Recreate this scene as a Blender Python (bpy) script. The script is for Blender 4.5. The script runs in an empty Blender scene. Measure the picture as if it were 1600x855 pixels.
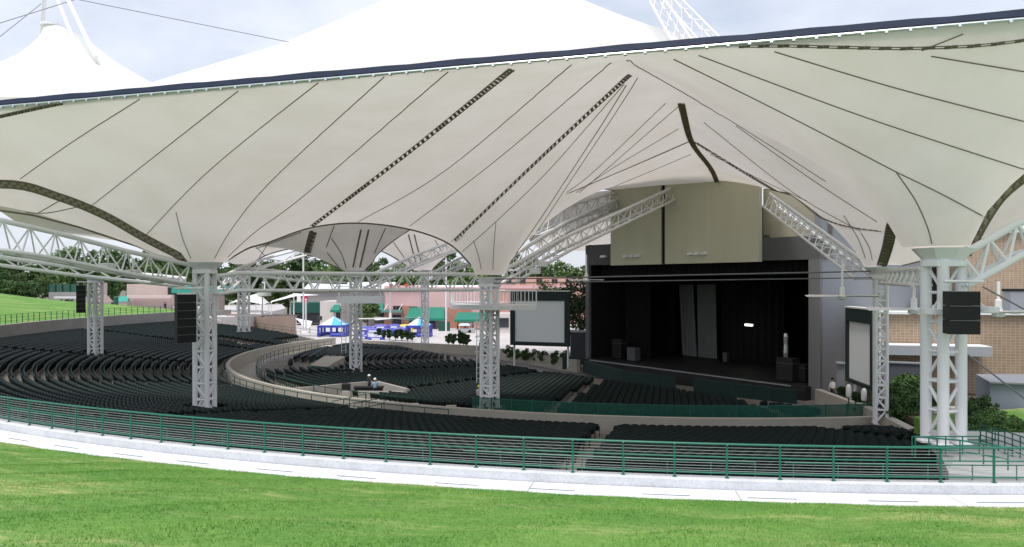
import bpy, bmesh, math, random
import numpy as np
from mathutils import Vector, Matrix
from mathutils.geometry import delaunay_2d_cdt
from mathutils.bvhtree import BVHTree
random.seed(7); RNG = np.random.default_rng(7)
R = math.radians
scene = bpy.context.scene
COL = scene.collection
CZ = 10.5            # camera height above datum
F = 1200.0           # focal length in photo pixels (1600 wide)

# ---------------------------------------------------------------- camera
cam_d = bpy.data.cameras.new('camera'); cam = bpy.data.objects.new('camera', cam_d); COL.objects.link(cam)
cam.location = (0, 0, CZ); cam.rotation_euler = (R(90), 0, 0)
cam_d.sensor_width = 36; cam_d.lens = 36 * F / 1600; cam_d.shift_y = 12.5 / 1600
cam_d.clip_start = 0.1; cam_d.clip_end = 3000
scene.camera = cam

# ---------------------------------------------------------------- sky, sun, exposure
SUN_EL, SUN_AZ = 67, 208      # azimuth clockwise from +Y
world = bpy.data.worlds.new('World'); scene.world = world; world.use_nodes = True
wt = world.node_tree; wt.nodes.clear()
wo = wt.nodes.new('ShaderNodeOutputWorld'); bg = wt.nodes.new('ShaderNodeBackground')
sky = wt.nodes.new('ShaderNodeTexSky'); sky.sky_type = 'NISHITA'; sky.sun_disc = False
sky.sun_elevation = R(SUN_EL); sky.sun_rotation = R(SUN_AZ); sky.air_density = 1.0; sky.dust_density = 3.0; sky.ozone_density = 1.0
tc = wt.nodes.new('ShaderNodeTexCoord'); mp = wt.nodes.new('ShaderNodeMapping'); mp.inputs['Scale'].default_value = (1, 1, 2.6)
nz = wt.nodes.new('ShaderNodeTexNoise'); nz.inputs['Scale'].default_value = 3.2; nz.inputs['Detail'].default_value = 6; nz.inputs['Roughness'].default_value = .55
cr = wt.nodes.new('ShaderNodeValToRGB'); cr.color_ramp.elements[0].position = .36; cr.color_ramp.elements[0].color = (.55,.55,.55,1)
cr.color_ramp.elements[1].position = .66; cr.color_ramp.elements[1].color = (.97,.97,.97,1)
mx = wt.nodes.new('ShaderNodeMixRGB'); mx.inputs[2].default_value = (5.75, 6.05, 6.75, 1)
wt.links.new(tc.outputs['Generated'], mp.inputs[0]); wt.links.new(mp.outputs[0], nz.inputs['Vector'])
wt.links.new(nz.outputs[0], cr.inputs[0]); wt.links.new(cr.outputs[0], mx.inputs[0]); wt.links.new(sky.outputs[0], mx.inputs[1])
wt.links.new(mx.outputs[0], bg.inputs[0]); bg.inputs[1].default_value = 0.112
wt.links.new(bg.outputs[0], wo.inputs[0])
sun_d = bpy.data.lights.new('sun', 'SUN'); sun = bpy.data.objects.new('sun', sun_d); COL.objects.link(sun)
sun_d.energy = 2.0; sun_d.angle = R(22); sun_d.color = (1, .96, .9)
sv = Vector((math.sin(R(SUN_AZ))*math.cos(R(SUN_EL)), math.cos(R(SUN_AZ))*math.cos(R(SUN_EL)), math.sin(R(SUN_EL))))
sun.rotation_euler = sv.to_track_quat('Z', 'Y').to_euler()
scene.view_settings.view_transform = 'Standard'; scene.view_settings.look = 'None'
scene.view_settings.exposure = 0.55; scene.view_settings.gamma = 1.0
scene.render.engine = 'CYCLES'; scene.cycles.use_denoising = True
scene.cycles.max_bounces = 8; scene.cycles.diffuse_bounces = 4; scene.cycles.transmission_bounces = 6

# ---------------------------------------------------------------- materials
MATS = {}
def mat(name, col, rough=.6, spec=.4, metal=0, noise=0, nscale=4, bump=0, bscale=30, col2=None, detail=5, stretch=None, objrand=0, grain=None):
    if name in MATS: return MATS[name]
    m = bpy.data.materials.new(name); m.use_nodes = True; nt = m.node_tree
    b = nt.nodes['Principled BSDF']
    b.inputs['Roughness'].default_value = rough; b.inputs['Specular IOR Level'].default_value = spec; b.inputs['Metallic'].default_value = metal
    c = (*col, 1); b.inputs['Base Color'].default_value = c
    vec = None
    if noise or bump or grain:
        t = nt.nodes.new('ShaderNodeTexCoord'); vec = t.outputs['Object']
        if stretch:
            mp_ = nt.nodes.new('ShaderNodeMapping'); mp_.inputs['Scale'].default_value = stretch
            nt.links.new(vec, mp_.inputs[0]); vec = mp_.outputs[0]
    if noise:
        n = nt.nodes.new('ShaderNodeTexNoise'); n.inputs['Scale'].default_value = nscale; n.inputs['Detail'].default_value = detail; n.inputs['Roughness'].default_value = .62
        nt.links.new(vec, n.inputs['Vector'])
        rp = nt.nodes.new('ShaderNodeValToRGB'); rp.color_ramp.elements[0].position = .5-.25; rp.color_ramp.elements[1].position = .5+.25
        lo = col2 if col2 else tuple(x*(1-noise) for x in col)
        hi = col if col2 else tuple(min(1, x*(1+noise)) for x in col)
        rp.color_ramp.elements[0].color = (*lo, 1); rp.color_ramp.elements[1].color = (*hi, 1)
        nt.links.new(n.outputs[0], rp.inputs[0]); out = rp.outputs[0]
        if grain:
            n2 = nt.nodes.new('ShaderNodeTexNoise'); n2.inputs['Scale'].default_value = grain[0]; n2.inputs['Detail'].default_value = 3
            nt.links.new(vec, n2.inputs['Vector'])
            r2 = nt.nodes.new('ShaderNodeMapRange'); r2.inputs[1].default_value = .3; r2.inputs[2].default_value = .7; r2.inputs[3].default_value = 1-grain[1]; r2.inputs[4].default_value = 1+grain[1]
            nt.links.new(n2.outputs[0], r2.inputs[0])
            mm = nt.nodes.new('ShaderNodeVectorMath'); mm.operation = 'SCALE'
            nt.links.new(out, mm.inputs[0]); nt.links.new(r2.outputs[0], mm.inputs['Scale']); out = mm.outputs[0]
        nt.links.new(out, b.inputs['Base Color'])
    if bump:
        n3 = nt.nodes.new('ShaderNodeTexNoise'); n3.inputs['Scale'].default_value = bscale; n3.inputs['Detail'].default_value = 4
        nt.links.new(vec, n3.inputs['Vector'])
        bp = nt.nodes.new('ShaderNodeBump'); bp.inputs['Strength'].default_value = bump; bp.inputs['Distance'].default_value = .03
        nt.links.new(n3.outputs[0], bp.inputs['Height']); nt.links.new(bp.outputs[0], b.inputs['Normal'])
    if objrand:
        oi = nt.nodes.new('ShaderNodeObjectInfo'); hs = nt.nodes.new('ShaderNodeHueSaturation')
        mr = nt.nodes.new('ShaderNodeMapRange'); mr.inputs[3].default_value = 1-objrand; mr.inputs[4].default_value = 1+objrand
        nt.links.new(oi.outputs['Random'], mr.inputs[0]); nt.links.new(mr.outputs[0], hs.inputs['Value'])
        if b.inputs['Base Color'].is_linked:
            l = b.inputs['Base Color'].links[0]; src = l.from_socket; nt.links.remove(l); nt.links.new(src, hs.inputs['Color'])
        else: hs.inputs['Color'].default_value = c
        nt.links.new(hs.outputs[0], b.inputs['Base Color'])
    MATS[name] = m; return m

def fabric_mat(name, col, tcol, fac, nscale=.25, stain=.06):
    m = bpy.data.materials.new(name); m.use_nodes = True; nt = m.node_tree; nt.nodes.clear()
    o = nt.nodes.new('ShaderNodeOutputMaterial'); mixs = nt.nodes.new('ShaderNodeMixShader')
    d = nt.nodes.new('ShaderNodeBsdfDiffuse'); t = nt.nodes.new('ShaderNodeBsdfTranslucent')
    tcn = nt.nodes.new('ShaderNodeTexCoord'); n = nt.nodes.new('ShaderNodeTexNoise'); n.inputs['Scale'].default_value = nscale; n.inputs['Detail'].default_value = 6; n.inputs['Roughness'].default_value = .6
    nt.links.new(tcn.outputs['Object'], n.inputs['Vector'])
    for nd, c in ((d, col), (t, tcol)):
        rp = nt.nodes.new('ShaderNodeValToRGB'); rp.color_ramp.elements[0].position = .3; rp.color_ramp.elements[1].position = .6
        rp.color_ramp.elements[0].color = (c[0]*(1-stain), c[1]*(1-stain*1.1), c[2]*(1-stain*1.5), 1); rp.color_ramp.elements[1].color = (*c, 1)
        nt.links.new(n.outputs[0], rp.inputs[0]); nt.links.new(rp.outputs[0], nd.inputs['Color'])
    n2 = nt.nodes.new('ShaderNodeTexNoise'); n2.inputs['Scale'].default_value = .9; n2.inputs['Detail'].default_value = 4; nt.links.new(tcn.outputs['Object'], n2.inputs['Vector'])
    bp = nt.nodes.new('ShaderNodeBump'); bp.inputs['Strength'].default_value = .35; bp.inputs['Distance'].default_value = .06; nt.links.new(n2.outputs[0], bp.inputs['Height'])
    nt.links.new(bp.outputs[0], d.inputs['Normal']); nt.links.new(bp.outputs[0], t.inputs['Normal'])
    mixs.inputs[0].default_value = fac
    nt.links.new(d.outputs[0], mixs.inputs[1]); nt.links.new(t.outputs[0], mixs.inputs[2]); nt.links.new(mixs.outputs[0], o.inputs[0])
    MATS[name] = m; return m

fabric_mat('fabric', (.825,.78,.76), (.87,.81,.755), .335, stain=.08)
fabric_mat('fabric_white', (.92,.92,.92), (.9,.88,.84), .36, stain=.02)
mat('white_steel', (.87,.865,.895), .38, .45, noise=.05, nscale=.8, detail=6)
mat('grey_steel', (.78,.785,.785), .45, .4, noise=.07, nscale=.9, detail=6)
mat('seam', (.20,.18,.145), .7, .2)
mat('band_dark', (.17,.15,.11), .6, .3)
mat('band_light', (.55,.50,.38), .6, .3)
mat('navy', (.02,.03,.065), .6, .25, noise=.2, nscale=2)
mat('galvanised', (.62,.66,.72), .3, .5, metal=.6)
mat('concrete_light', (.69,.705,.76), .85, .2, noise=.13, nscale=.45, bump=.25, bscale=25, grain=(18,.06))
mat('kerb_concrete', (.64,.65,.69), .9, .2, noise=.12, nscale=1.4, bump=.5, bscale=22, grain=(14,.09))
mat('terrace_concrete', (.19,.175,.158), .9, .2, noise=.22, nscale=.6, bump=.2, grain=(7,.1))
mat('beige_concrete', (.44,.405,.35), .9, .2, noise=.10, nscale=.5, bump=.15, grain=(6,.06))
mat('wall_concrete', (.30,.285,.265), .9, .2, noise=.16, nscale=.5, bump=.15, grain=(6,.08))
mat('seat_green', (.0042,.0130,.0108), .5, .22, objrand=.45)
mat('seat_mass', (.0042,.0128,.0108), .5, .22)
mat('rail_green', (.012,.155,.105), .4, .45, noise=.1, nscale=3)
mat('dark_green', (.010,.055,.042), .5, .4, noise=.1, nscale=2)
mat('black', (.012,.012,.013), .7, .25)
mat('drape', (.016,.016,.018), .9, .2)
mat('speaker_black', (.012,.012,.014), .6, .3, bump=.3, bscale=60)
mat('stage_floor', (.022,.022,.023), .55, .35, noise=.3, nscale=.4)
mat('pros_grey', (.115,.115,.118), .8, .2, noise=.08, nscale=.4)
mat('side_grey', (.235,.245,.268), .8, .2, noise=.05, nscale=.4)
mat('panel_beige', (.64,.625,.49), .75, .2, noise=.05, nscale=.6, stretch=(1,1,.08))

mat('band_brown', (.24,.195,.125), .7, .2)
mat('band_back', (.34,.31,.24), .7, .2)
mat('cable_grey', (.22,.23,.25), .4, .4, metal=.4)
mat('galvanised_dark', (.10,.10,.105), .5, .4)
mat('joint_dark', (.20,.19,.18), .9, .1)
mat('slot_dark', (.16,.18,.23), .8, .1)
mat('wire', (.50,.53,.56), .35, .5, metal=.5)
mat('mesh_green', (.014,.115,.085), .5, .35, noise=.12, nscale=1)

def lawn_mat(name, gain, bump):
    m = mat(name, (.1,.2,.05), .9, .12); nt = m.node_tree; b = nt.nodes['Principled BSDF']; ge = nt.nodes.new('ShaderNodeNewGeometry')
    def noise(scale, stretch=None, det=6, rough=.62):
        v = ge.outputs['Position']
        if stretch: q = nt.nodes.new('ShaderNodeMapping'); q.inputs['Scale'].default_value = stretch; nt.links.new(v, q.inputs[0]); v = q.outputs[0]
        n = nt.nodes.new('ShaderNodeTexNoise'); n.inputs['Scale'].default_value = scale; n.inputs['Detail'].default_value = det; n.inputs['Roughness'].default_value = rough; nt.links.new(v, n.inputs['Vector']); return n.outputs[0]
    def ramp(src, p0, p1, c0, c1):
        r = nt.nodes.new('ShaderNodeValToRGB'); r.color_ramp.elements[0].position = p0; r.color_ramp.elements[1].position = p1; r.color_ramp.elements[0].color = (*c0,1); r.color_ramp.elements[1].color = (*c1,1); nt.links.new(src, r.inputs[0]); return r.outputs[0]
    def mixc(f, a, c):
        x = nt.nodes.new('ShaderNodeMixRGB'); nt.links.new(f, x.inputs[0]); nt.links.new(a, x.inputs[1]); nt.links.new(c, x.inputs[2]); return x.outputs[0]
    g_ = lambda c: tuple(k*gain for k in c)
    base = ramp(noise(.35), .32, .70, g_((.060,.165,.030)), g_((.135,.25,.055)))
    fine = ramp(noise(5, None, 5, .7), .35, .68, g_((.065,.15,.028)), g_((.16,.27,.075)))
    half = nt.nodes.new('ShaderNodeValue'); half.outputs[0].default_value = .45
    col = mixc(half.outputs[0], base, fine)
    sc = nt.nodes.new('ShaderNodeMath'); sc.operation = 'MULTIPLY'
    s1 = ramp(noise(.22, (.55,2.2,1), 4), .49, .66, (0,0,0), (1,1,1)); s2 = ramp(noise(3.2, (.6,1.6,1), 5, .75), .42, .64, (0,0,0), (1,1,1))
    nt.links.new(s1, sc.inputs[0]); nt.links.new(s2, sc.inputs[1])
    straw = ramp(noise(6), .3, .7, g_((.26,.28,.11)), g_((.42,.40,.20)))
    nt.links.new(mixc(sc.outputs[0], col, straw), b.inputs['Base Color'])
    if bump:
        bp = nt.nodes.new('ShaderNodeBump'); bp.inputs['Strength'].default_value = bump; bp.inputs['Distance'].default_value = .05; nt.links.new(noise(9), bp.inputs['Height']); nt.links.new(bp.outputs[0], b.inputs['Normal'])
lawn_mat('lawn', 1.25, .25); lawn_mat('grass_blade', 1.6, 0)
for n_, c_, kw in (('lip_grey',(.30,.30,.31),{}),('jamb_grey',(.16,.16,.165),{}),('panel_tan',(.36,.33,.25),{}),('drape_grey',(.20,.20,.205),{}),
    ('case_black',(.014,.014,.015),{}),('case_grey',(.10,.10,.11),{}),('foil',(.7,.7,.7),{'rough':.25,'metal':.7}),('barrier_green',(.005,.028,.023),{}),
    ('screen_frame',(.010,.024,.022),{}),('screen_white',(.82,.84,.86),{}),('cloth_dark',(.02,.02,.025),{}),('cloth_blue',(.25,.38,.55),{}),('cloth_grey',(.4,.4,.42),{}),('cloth_white',(.75,.75,.75),{}),
    ('hat_white',(.8,.8,.8),{}),('hat_yellow',(.75,.7,.05),{}),('skin',(.45,.28,.2),{}),('hair',(.03,.02,.015),{}),
    ('grey_paving',(.40,.40,.405),{'noise':.1,'nscale':.8}),('soil',(.09,.075,.05),{'noise':.4,'nscale':.5}),('white_paint',(.76,.78,.80),{'noise':.04}),('slab_grey',(.34,.36,.40),{'noise':.06}),
    ('side_dark',(.075,.08,.10),{'noise':.08}),('side_blue',(.22,.245,.31),{'noise':.06,'nscale':.5}),('ground_far',(.12,.13,.08),{'noise':.3,'nscale':.05}),('plaza',(.52,.49,.48),{'noise':.1,'nscale':.15}),
    ('pink',(.66,.43,.43),{'noise':.05,'nscale':.3}),('pink_light',(.72,.5,.5),{}),('terracotta',(.48,.22,.16),{'noise':.12,'nscale':1}),('terracotta_light',(.58,.34,.28),{'noise':.12,'nscale':.6}),('roof_grey',(.26,.27,.29),{}),
    ('stucco',(.60,.55,.53),{'noise':.06,'nscale':.4}),('stucco_dark',(.33,.31,.31),{'noise':.08,'nscale':.4}),('pink_stucco',(.55,.44,.42),{'noise':.1,'nscale':.4}),('pink_stucco_dark',(.44,.34,.32),{'noise':.08}),('pink_stucco_light',(.62,.5,.48),{}),
    ('teal',(.035,.33,.26),{'noise':.05}),('slab_teal',(.13,.27,.25),{}),('dark_teal',(.012,.085,.065),{}),('awning_green',(.015,.20,.14),{'noise':.08,'nscale':.5}),
    ('frame_grey',(.12,.12,.12),{}),('glass_dark',(.03,.035,.04),{'rough':.1,'spec':.6}),('sign_red',(.7,.10,.04),{}),('sign_orange',(.62,.2,.08),{}),('sign_yellow',(.8,.6,.1),{}),('sign_white',(.8,.8,.78),{}),('sign_green',(.2,.5,.15),{}),('sign_crimson',(.55,.03,.10),{}),
    ('brown_wall',(.34,.255,.215),{'noise':.12,'nscale':.4,'bump':.2}),('tent_blue',(.10,.48,.80),{}),('inflate_blue',(.05,.07,.42),{'rough':.4}),('inflate_violet',(.10,.09,.48),{'rough':.4}),('inflate_yellow',(.8,.6,.04),{'rough':.4}),('inflate_white',(.72,.74,.82),{}),('cart_blue',(.45,.58,.72),{}),
    ('concourse',(.33,.30,.26),{'noise':.15,'nscale':.4}),('console_concrete',(.36,.34,.31),{'noise':.12,'nscale':.5}),('bin_brown',(.09,.03,.025),{}),('bark',(.11,.085,.065),{'noise':.3,'nscale':6}),('mesh_screen',(.04,.11,.085),{'noise':.2,'nscale':2})):
    mat(n_, c_, **kw)
def leaf_mat(name, c, c2):
    m = mat(name, c, .6, .25, noise=.5, nscale=.55, col2=c2, objrand=.22); return m
leaf_mat('leaf_0', (.14,.215,.075), (.07,.13,.04)); leaf_mat('leaf_1', (.105,.18,.06), (.05,.105,.032)); leaf_mat('leaf_2', (.155,.23,.08), (.085,.145,.045)); leaf_mat('leaf_3', (.045,.09,.028), (.02,.045,.014))
m = bpy.data.materials.new('lamp_glow'); m.use_nodes = True; e_ = m.node_tree.nodes['Principled BSDF']; e_.inputs['Emission Color'].default_value = (1,.95,.8,1); e_.inputs['Emission Strength'].default_value = 3; MATS['lamp_glow'] = m
# brick
m = mat('brick', (.42,.30,.20), .85, .2); nt = m.node_tree; b = nt.nodes['Principled BSDF']; tcb = nt.nodes.new('ShaderNodeTexCoord'); sx = nt.nodes.new('ShaderNodeSeparateXYZ'); cx = nt.nodes.new('ShaderNodeCombineXYZ')
bt = nt.nodes.new('ShaderNodeTexBrick'); bt.offset = 0; bt.inputs['Scale'].default_value = 1; bt.inputs['Brick Width'].default_value = .30; bt.inputs['Row Height'].default_value = .215; bt.inputs['Mortar Size'].default_value = .02
bt.inputs['Color1'].default_value = (.35,.26,.185,1); bt.inputs['Color2'].default_value = (.29,.21,.15,1); bt.inputs['Mortar'].default_value = (.45,.36,.275,1)
nt.links.new(tcb.outputs['Object'], sx.inputs[0]); nt.links.new(sx.outputs['X'], cx.inputs['X']); nt.links.new(sx.outputs['Z'], cx.inputs['Y']); nt.links.new(cx.outputs[0], bt.inputs['Vector']); nt.links.new(bt.outputs['Color'], b.inputs['Base Color'])

# ---------------------------------------------------------------- mesh helpers
def W(px, py, d): return Vector(((px-800)/F*d, d, CZ-(py-440)/F*d))
def P(px, d): return ((px-800)/F*d, d)

class MB:
    def __init__(s): s.v = []; s.f = []
    def add(s, vs, fs):
        o = len(s.v); s.v += [tuple(v) for v in vs]; s.f += [tuple(i+o for i in f) for f in fs]; return s
    def box(s, c, size, rz=0, top=1.0):
        sx, sy, sz = (k/2 for k in size); cc, ss = math.cos(rz), math.sin(rz); vs = []
        for z, k in ((-sz, 1), (sz, top)):
            for x, y in ((-sx,-sy),(sx,-sy),(sx,sy),(-sx,sy)):
                x *= k; y *= k; vs.append((c[0]+x*cc-y*ss, c[1]+x*ss+y*cc, c[2]+z))
        return s.add(vs, [(3,2,1,0),(4,5,6,7),(0,1,5,4),(1,2,6,5),(2,3,7,6),(3,0,4,7)])
    def tube(s, a, b, r, n=8, r2=None, cap=True):
        a = Vector(a); b = Vector(b); d = (b-a)
        if d.length < 1e-6: return s
        d.normalize(); r2 = r if r2 is None else r2
        u = d.orthogonal().normalized(); w = d.cross(u); vs = []
        for p, rr in ((a, r), (b, r2)):
            for k in range(n):
                t = 2*math.pi*k/n; vs.append(p + u*(rr*math.cos(t)) + w*(rr*math.sin(t)))
        fs = [(k, (k+1)%n, n+(k+1)%n, n+k) for k in range(n)]
        if cap: fs += [tuple(range(n-1,-1,-1)), tuple(range(n, 2*n))]
        return s.add(vs, fs)
    def poly(s, pts, r, n=6):
        pts = [Vector(p) for p in pts]
        vs = []; u = None
        for i, p in enumerate(pts):
            t = (pts[min(i+1, len(pts)-1)] - pts[max(i-1, 0)])
            t = t.normalized() if t.length > 1e-9 else Vector((0,0,1))
            if u is None: u = t.orthogonal().normalized()
            u = (u - t*u.dot(t)).normalized(); w = t.cross(u)
            rr = r[i] if isinstance(r, (list, tuple)) else r
            for k in range(n):
                a = 2*math.pi*k/n; vs.append(p + u*(rr*math.cos(a)) + w*(rr*math.sin(a)))
        fs = []
        for i in range(len(pts)-1):
            for k in range(n): fs.append((i*n+k, i*n+(k+1)%n, (i+1)*n+(k+1)%n, (i+1)*n+k))
        fs += [tuple(range(n-1,-1,-1)), tuple(range((len(pts)-1)*n, len(pts)*n))]
        return s.add(vs, fs)
    def prism(s, poly, z0, z1):
        n = len(poly); vs = [(x,y,z0) for x,y in poly] + [(x,y,z1) for x,y in poly]
        return s.add(vs, [tuple(range(n-1,-1,-1)), tuple(range(n,2*n))] + [(k,(k+1)%n,n+(k+1)%n,n+k) for k in range(n)])
    def quad(s, a, b, c, d): return s.add([a,b,c,d], [(0,1,2,3)])
    def lathe(s, c, prof, n=12):
        vs = []; m = len(prof)
        for r, z in prof:
            for k in range(n): t = 2*math.pi*k/n; vs.append((c[0]+r*math.cos(t), c[1]+r*math.sin(t), c[2]+z))
        fs = [(i*n+k, i*n+(k+1)%n, (i+1)*n+(k+1)%n, (i+1)*n+k) for i in range(m-1) for k in range(n)]
        fs += [tuple(range(n-1,-1,-1)), tuple(range((m-1)*n, m*n))]
        return s.add(vs, fs)
    def mesh(s, name, off=(0,0,0)):
        me = bpy.data.meshes.new(name)
        me.from_pydata([(x-off[0], y-off[1], z-off[2]) for x,y,z in s.v], [], s.f); me.update(); return me

ORG = {}
def smooth(me, ang=35):
    me.shade_smooth(); me.set_sharp_from_angle(angle=R(ang))
def obj(name, mb, m, parent=None, sm=False, kind=None, recalc=True, origin=None):
    off = ORG.get(parent.name, Vector()) if parent else (Vector(origin) if origin else Vector())
    me = mb if isinstance(mb, bpy.types.Mesh) else mb.mesh(name, off)
    if recalc and not isinstance(mb, bpy.types.Mesh):
        bm = bmesh.new(); bm.from_mesh(me); bmesh.ops.recalc_face_normals(bm, faces=bm.faces); bm.to_mesh(me); bm.free()
    if sm: smooth(me)
    if m: me.materials.append(MATS[m] if isinstance(m, str) else m)
    o = bpy.data.objects.new(name, me); COL.objects.link(o)
    if parent: o.parent = parent; ORG[o.name] = off
    else: o.location = off; ORG[o.name] = off
    if kind: o['kind'] = kind
    return o
def tag(o, label, cat, group=None):
    o['label'] = label; o['category'] = cat
    if group: o['group'] = group
    return o
def thing(name, label, cat, loc=(0,0,0), group=None):
    o = bpy.data.objects.new(name, None); COL.objects.link(o); o.location = loc; o.empty_display_size = .2
    ORG[o.name] = Vector(loc); return tag(o, label, cat, group)
def struct(name, mb, m, sm=False, parent=None): return obj(name, mb, m, parent, sm, None if parent else 'structure')
_cyl = {}
def strut(name, parent, a, b, r, m, n=8):
    """one bar of shared unit-cylinder mesh"""
    key = (m, n)
    if key not in _cyl:
        me = MB().tube((0,0,0), (0,0,1), 1, n).mesh('bar'); smooth(me); me.materials.append(MATS[m]); _cyl[key] = me
    a = Vector(a); b = Vector(b); d = b-a
    o = bpy.data.objects.new(name, _cyl[key]); COL.objects.link(o); o.parent = parent
    o.matrix_local = Matrix.Translation(a-ORG[parent.name]) @ d.to_track_quat('Z','Y').to_matrix().to_4x4() @ Matrix.Diagonal((r, r, d.length, 1))
    ORG[o.name] = ORG[parent.name]
    return o

# ================================================================ SEATING BOWL
K = Vector((16, 100))                          # centre of the seating arcs
def arc(Rr, phi, z): p = R(phi); return (K.x - Rr*math.sin(p), K.y - Rr*math.cos(p), z)
def up_drop(r): return 7.25 + (75.2 - r)*.114
def in_drop(r): return 9.98 + (46.5 - r)*.018
ST0, ST1 = Vector((9.4, 90)), Vector((26, 66)); SD = (ST1-ST0).normalized(); SN = Vector((SD.y, -SD.x))
if SN.y > 0: SN = -SN
SL = (ST1-ST0).length
def stg(s, t=0): p = ST0 + SD*s + SN*t; return p     # s metres along the proscenium, t metres toward the audience
def stage_dist(x, y): return (Vector((x, y))-ST0).dot(SN)

def ring_strip(mb, r0, z0, r1, z1, a0, a1, step=1.5):
    n = max(2, int((a1-a0)/step)); vs = []
    for k in range(n+1):
        a = a0+(a1-a0)*k/n; vs += [arc(r0, a, z0), arc(r1, a, z1)]
    mb.add(vs, [(2*k, 2*k+2, 2*k+3, 2*k+1) for k in range(n)])
UP_ROWS = [75.2-.87*i for i in range(29)]
IN_ROWS = [46.0-.90*i for i in range(31)]
mb = MB()
for i, r in enumerate(UP_ROWS):
    z = CZ-up_drop(r)
    rb = r+.5; rf = rb-.87
    ring_strip(mb, rb, z, rf, z, -16, 119)
    zn = CZ-up_drop(r-.87) if i < 28 else CZ-10.5
    ring_strip(mb, rf, z, rf, zn, -16, 119)
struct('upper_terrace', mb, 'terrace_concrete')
mb = MB()
for i, r in enumerate(IN_ROWS):
    z = CZ-in_drop(r); rb = r+.5; rf = rb-.9
    ring_strip(mb, rb, z, rf, z, -25, 135, 2); ring_strip(mb, rf, z, rf, CZ-in_drop(r-.9), -25, 135, 2)
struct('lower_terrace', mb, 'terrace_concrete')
mb = MB(); ring_strip(mb, 50.8, CZ-10.3, 46.3, CZ-10.3, -25, 119); struct('concourse_floor', mb, 'concourse')
def wall_ring(mb, r0, r1, z0, z1, a0, a1, step=1.5):
    n = max(2, int((a1-a0)/step)); vs = []
    for k in range(n+1):
        a = a0+(a1-a0)*k/n; zt = z1(a) if callable(z1) else z1; zb = z0(a) if callable(z0) else z0
        vs += [arc(r0,a,zb), arc(r0,a,zt), arc(r1,a,zt), arc(r1,a,zb)]
    fs = []
    for k in range(n):
        for j in range(4): fs.append((4*k+j, 4*k+(j+1)%4, 4*k+4+(j+1)%4, 4*k+4+j))
    fs += [(3,2,1,0), (4*n, 4*n+1, 4*n+2, 4*n+3)]
    mb.add(vs, fs)

# ================================================================ ROOF FABRIC
def resample(pts, sp):
    out = [pts[0]]
    for a, b in zip(pts[:-1], pts[1:]):
        a = np.array(a, float); b = np.array(b, float); n = max(1, int(round(np.linalg.norm((b-a)[:2])/sp)))
        for k in range(1, n+1): out.append(tuple(a+(b-a)*k/n))
    return out
def spline(pts, n=6):
    P_ = [np.array(p, float) for p in pts]; out = []
    for i in range(len(P_)-1):
        p0 = P_[max(i-1,0)]; p1 = P_[i]; p2 = P_[i+1]; p3 = P_[min(i+2, len(P_)-1)]
        for k in range(n):
            t = k/n
            out.append(tuple(.5*((2*p1)+(-p0+p2)*t+(2*p0-5*p1+4*p2-p3)*t*t+(-p0+3*p1-3*p2+p3)*t**3)))
    out.append(tuple(P_[-1])); return out
def inside(poly, x, y):
    c = False; n = len(poly); j = n-1
    for i in range(n):
        xi, yi = poly[i][:2]; xj, yj = poly[j][:2]
        if (yi > y) != (yj > y) and x < (xj-xi)*(y-yi)/(yj-yi)+xi: c = not c
        j = i
    return c
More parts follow.
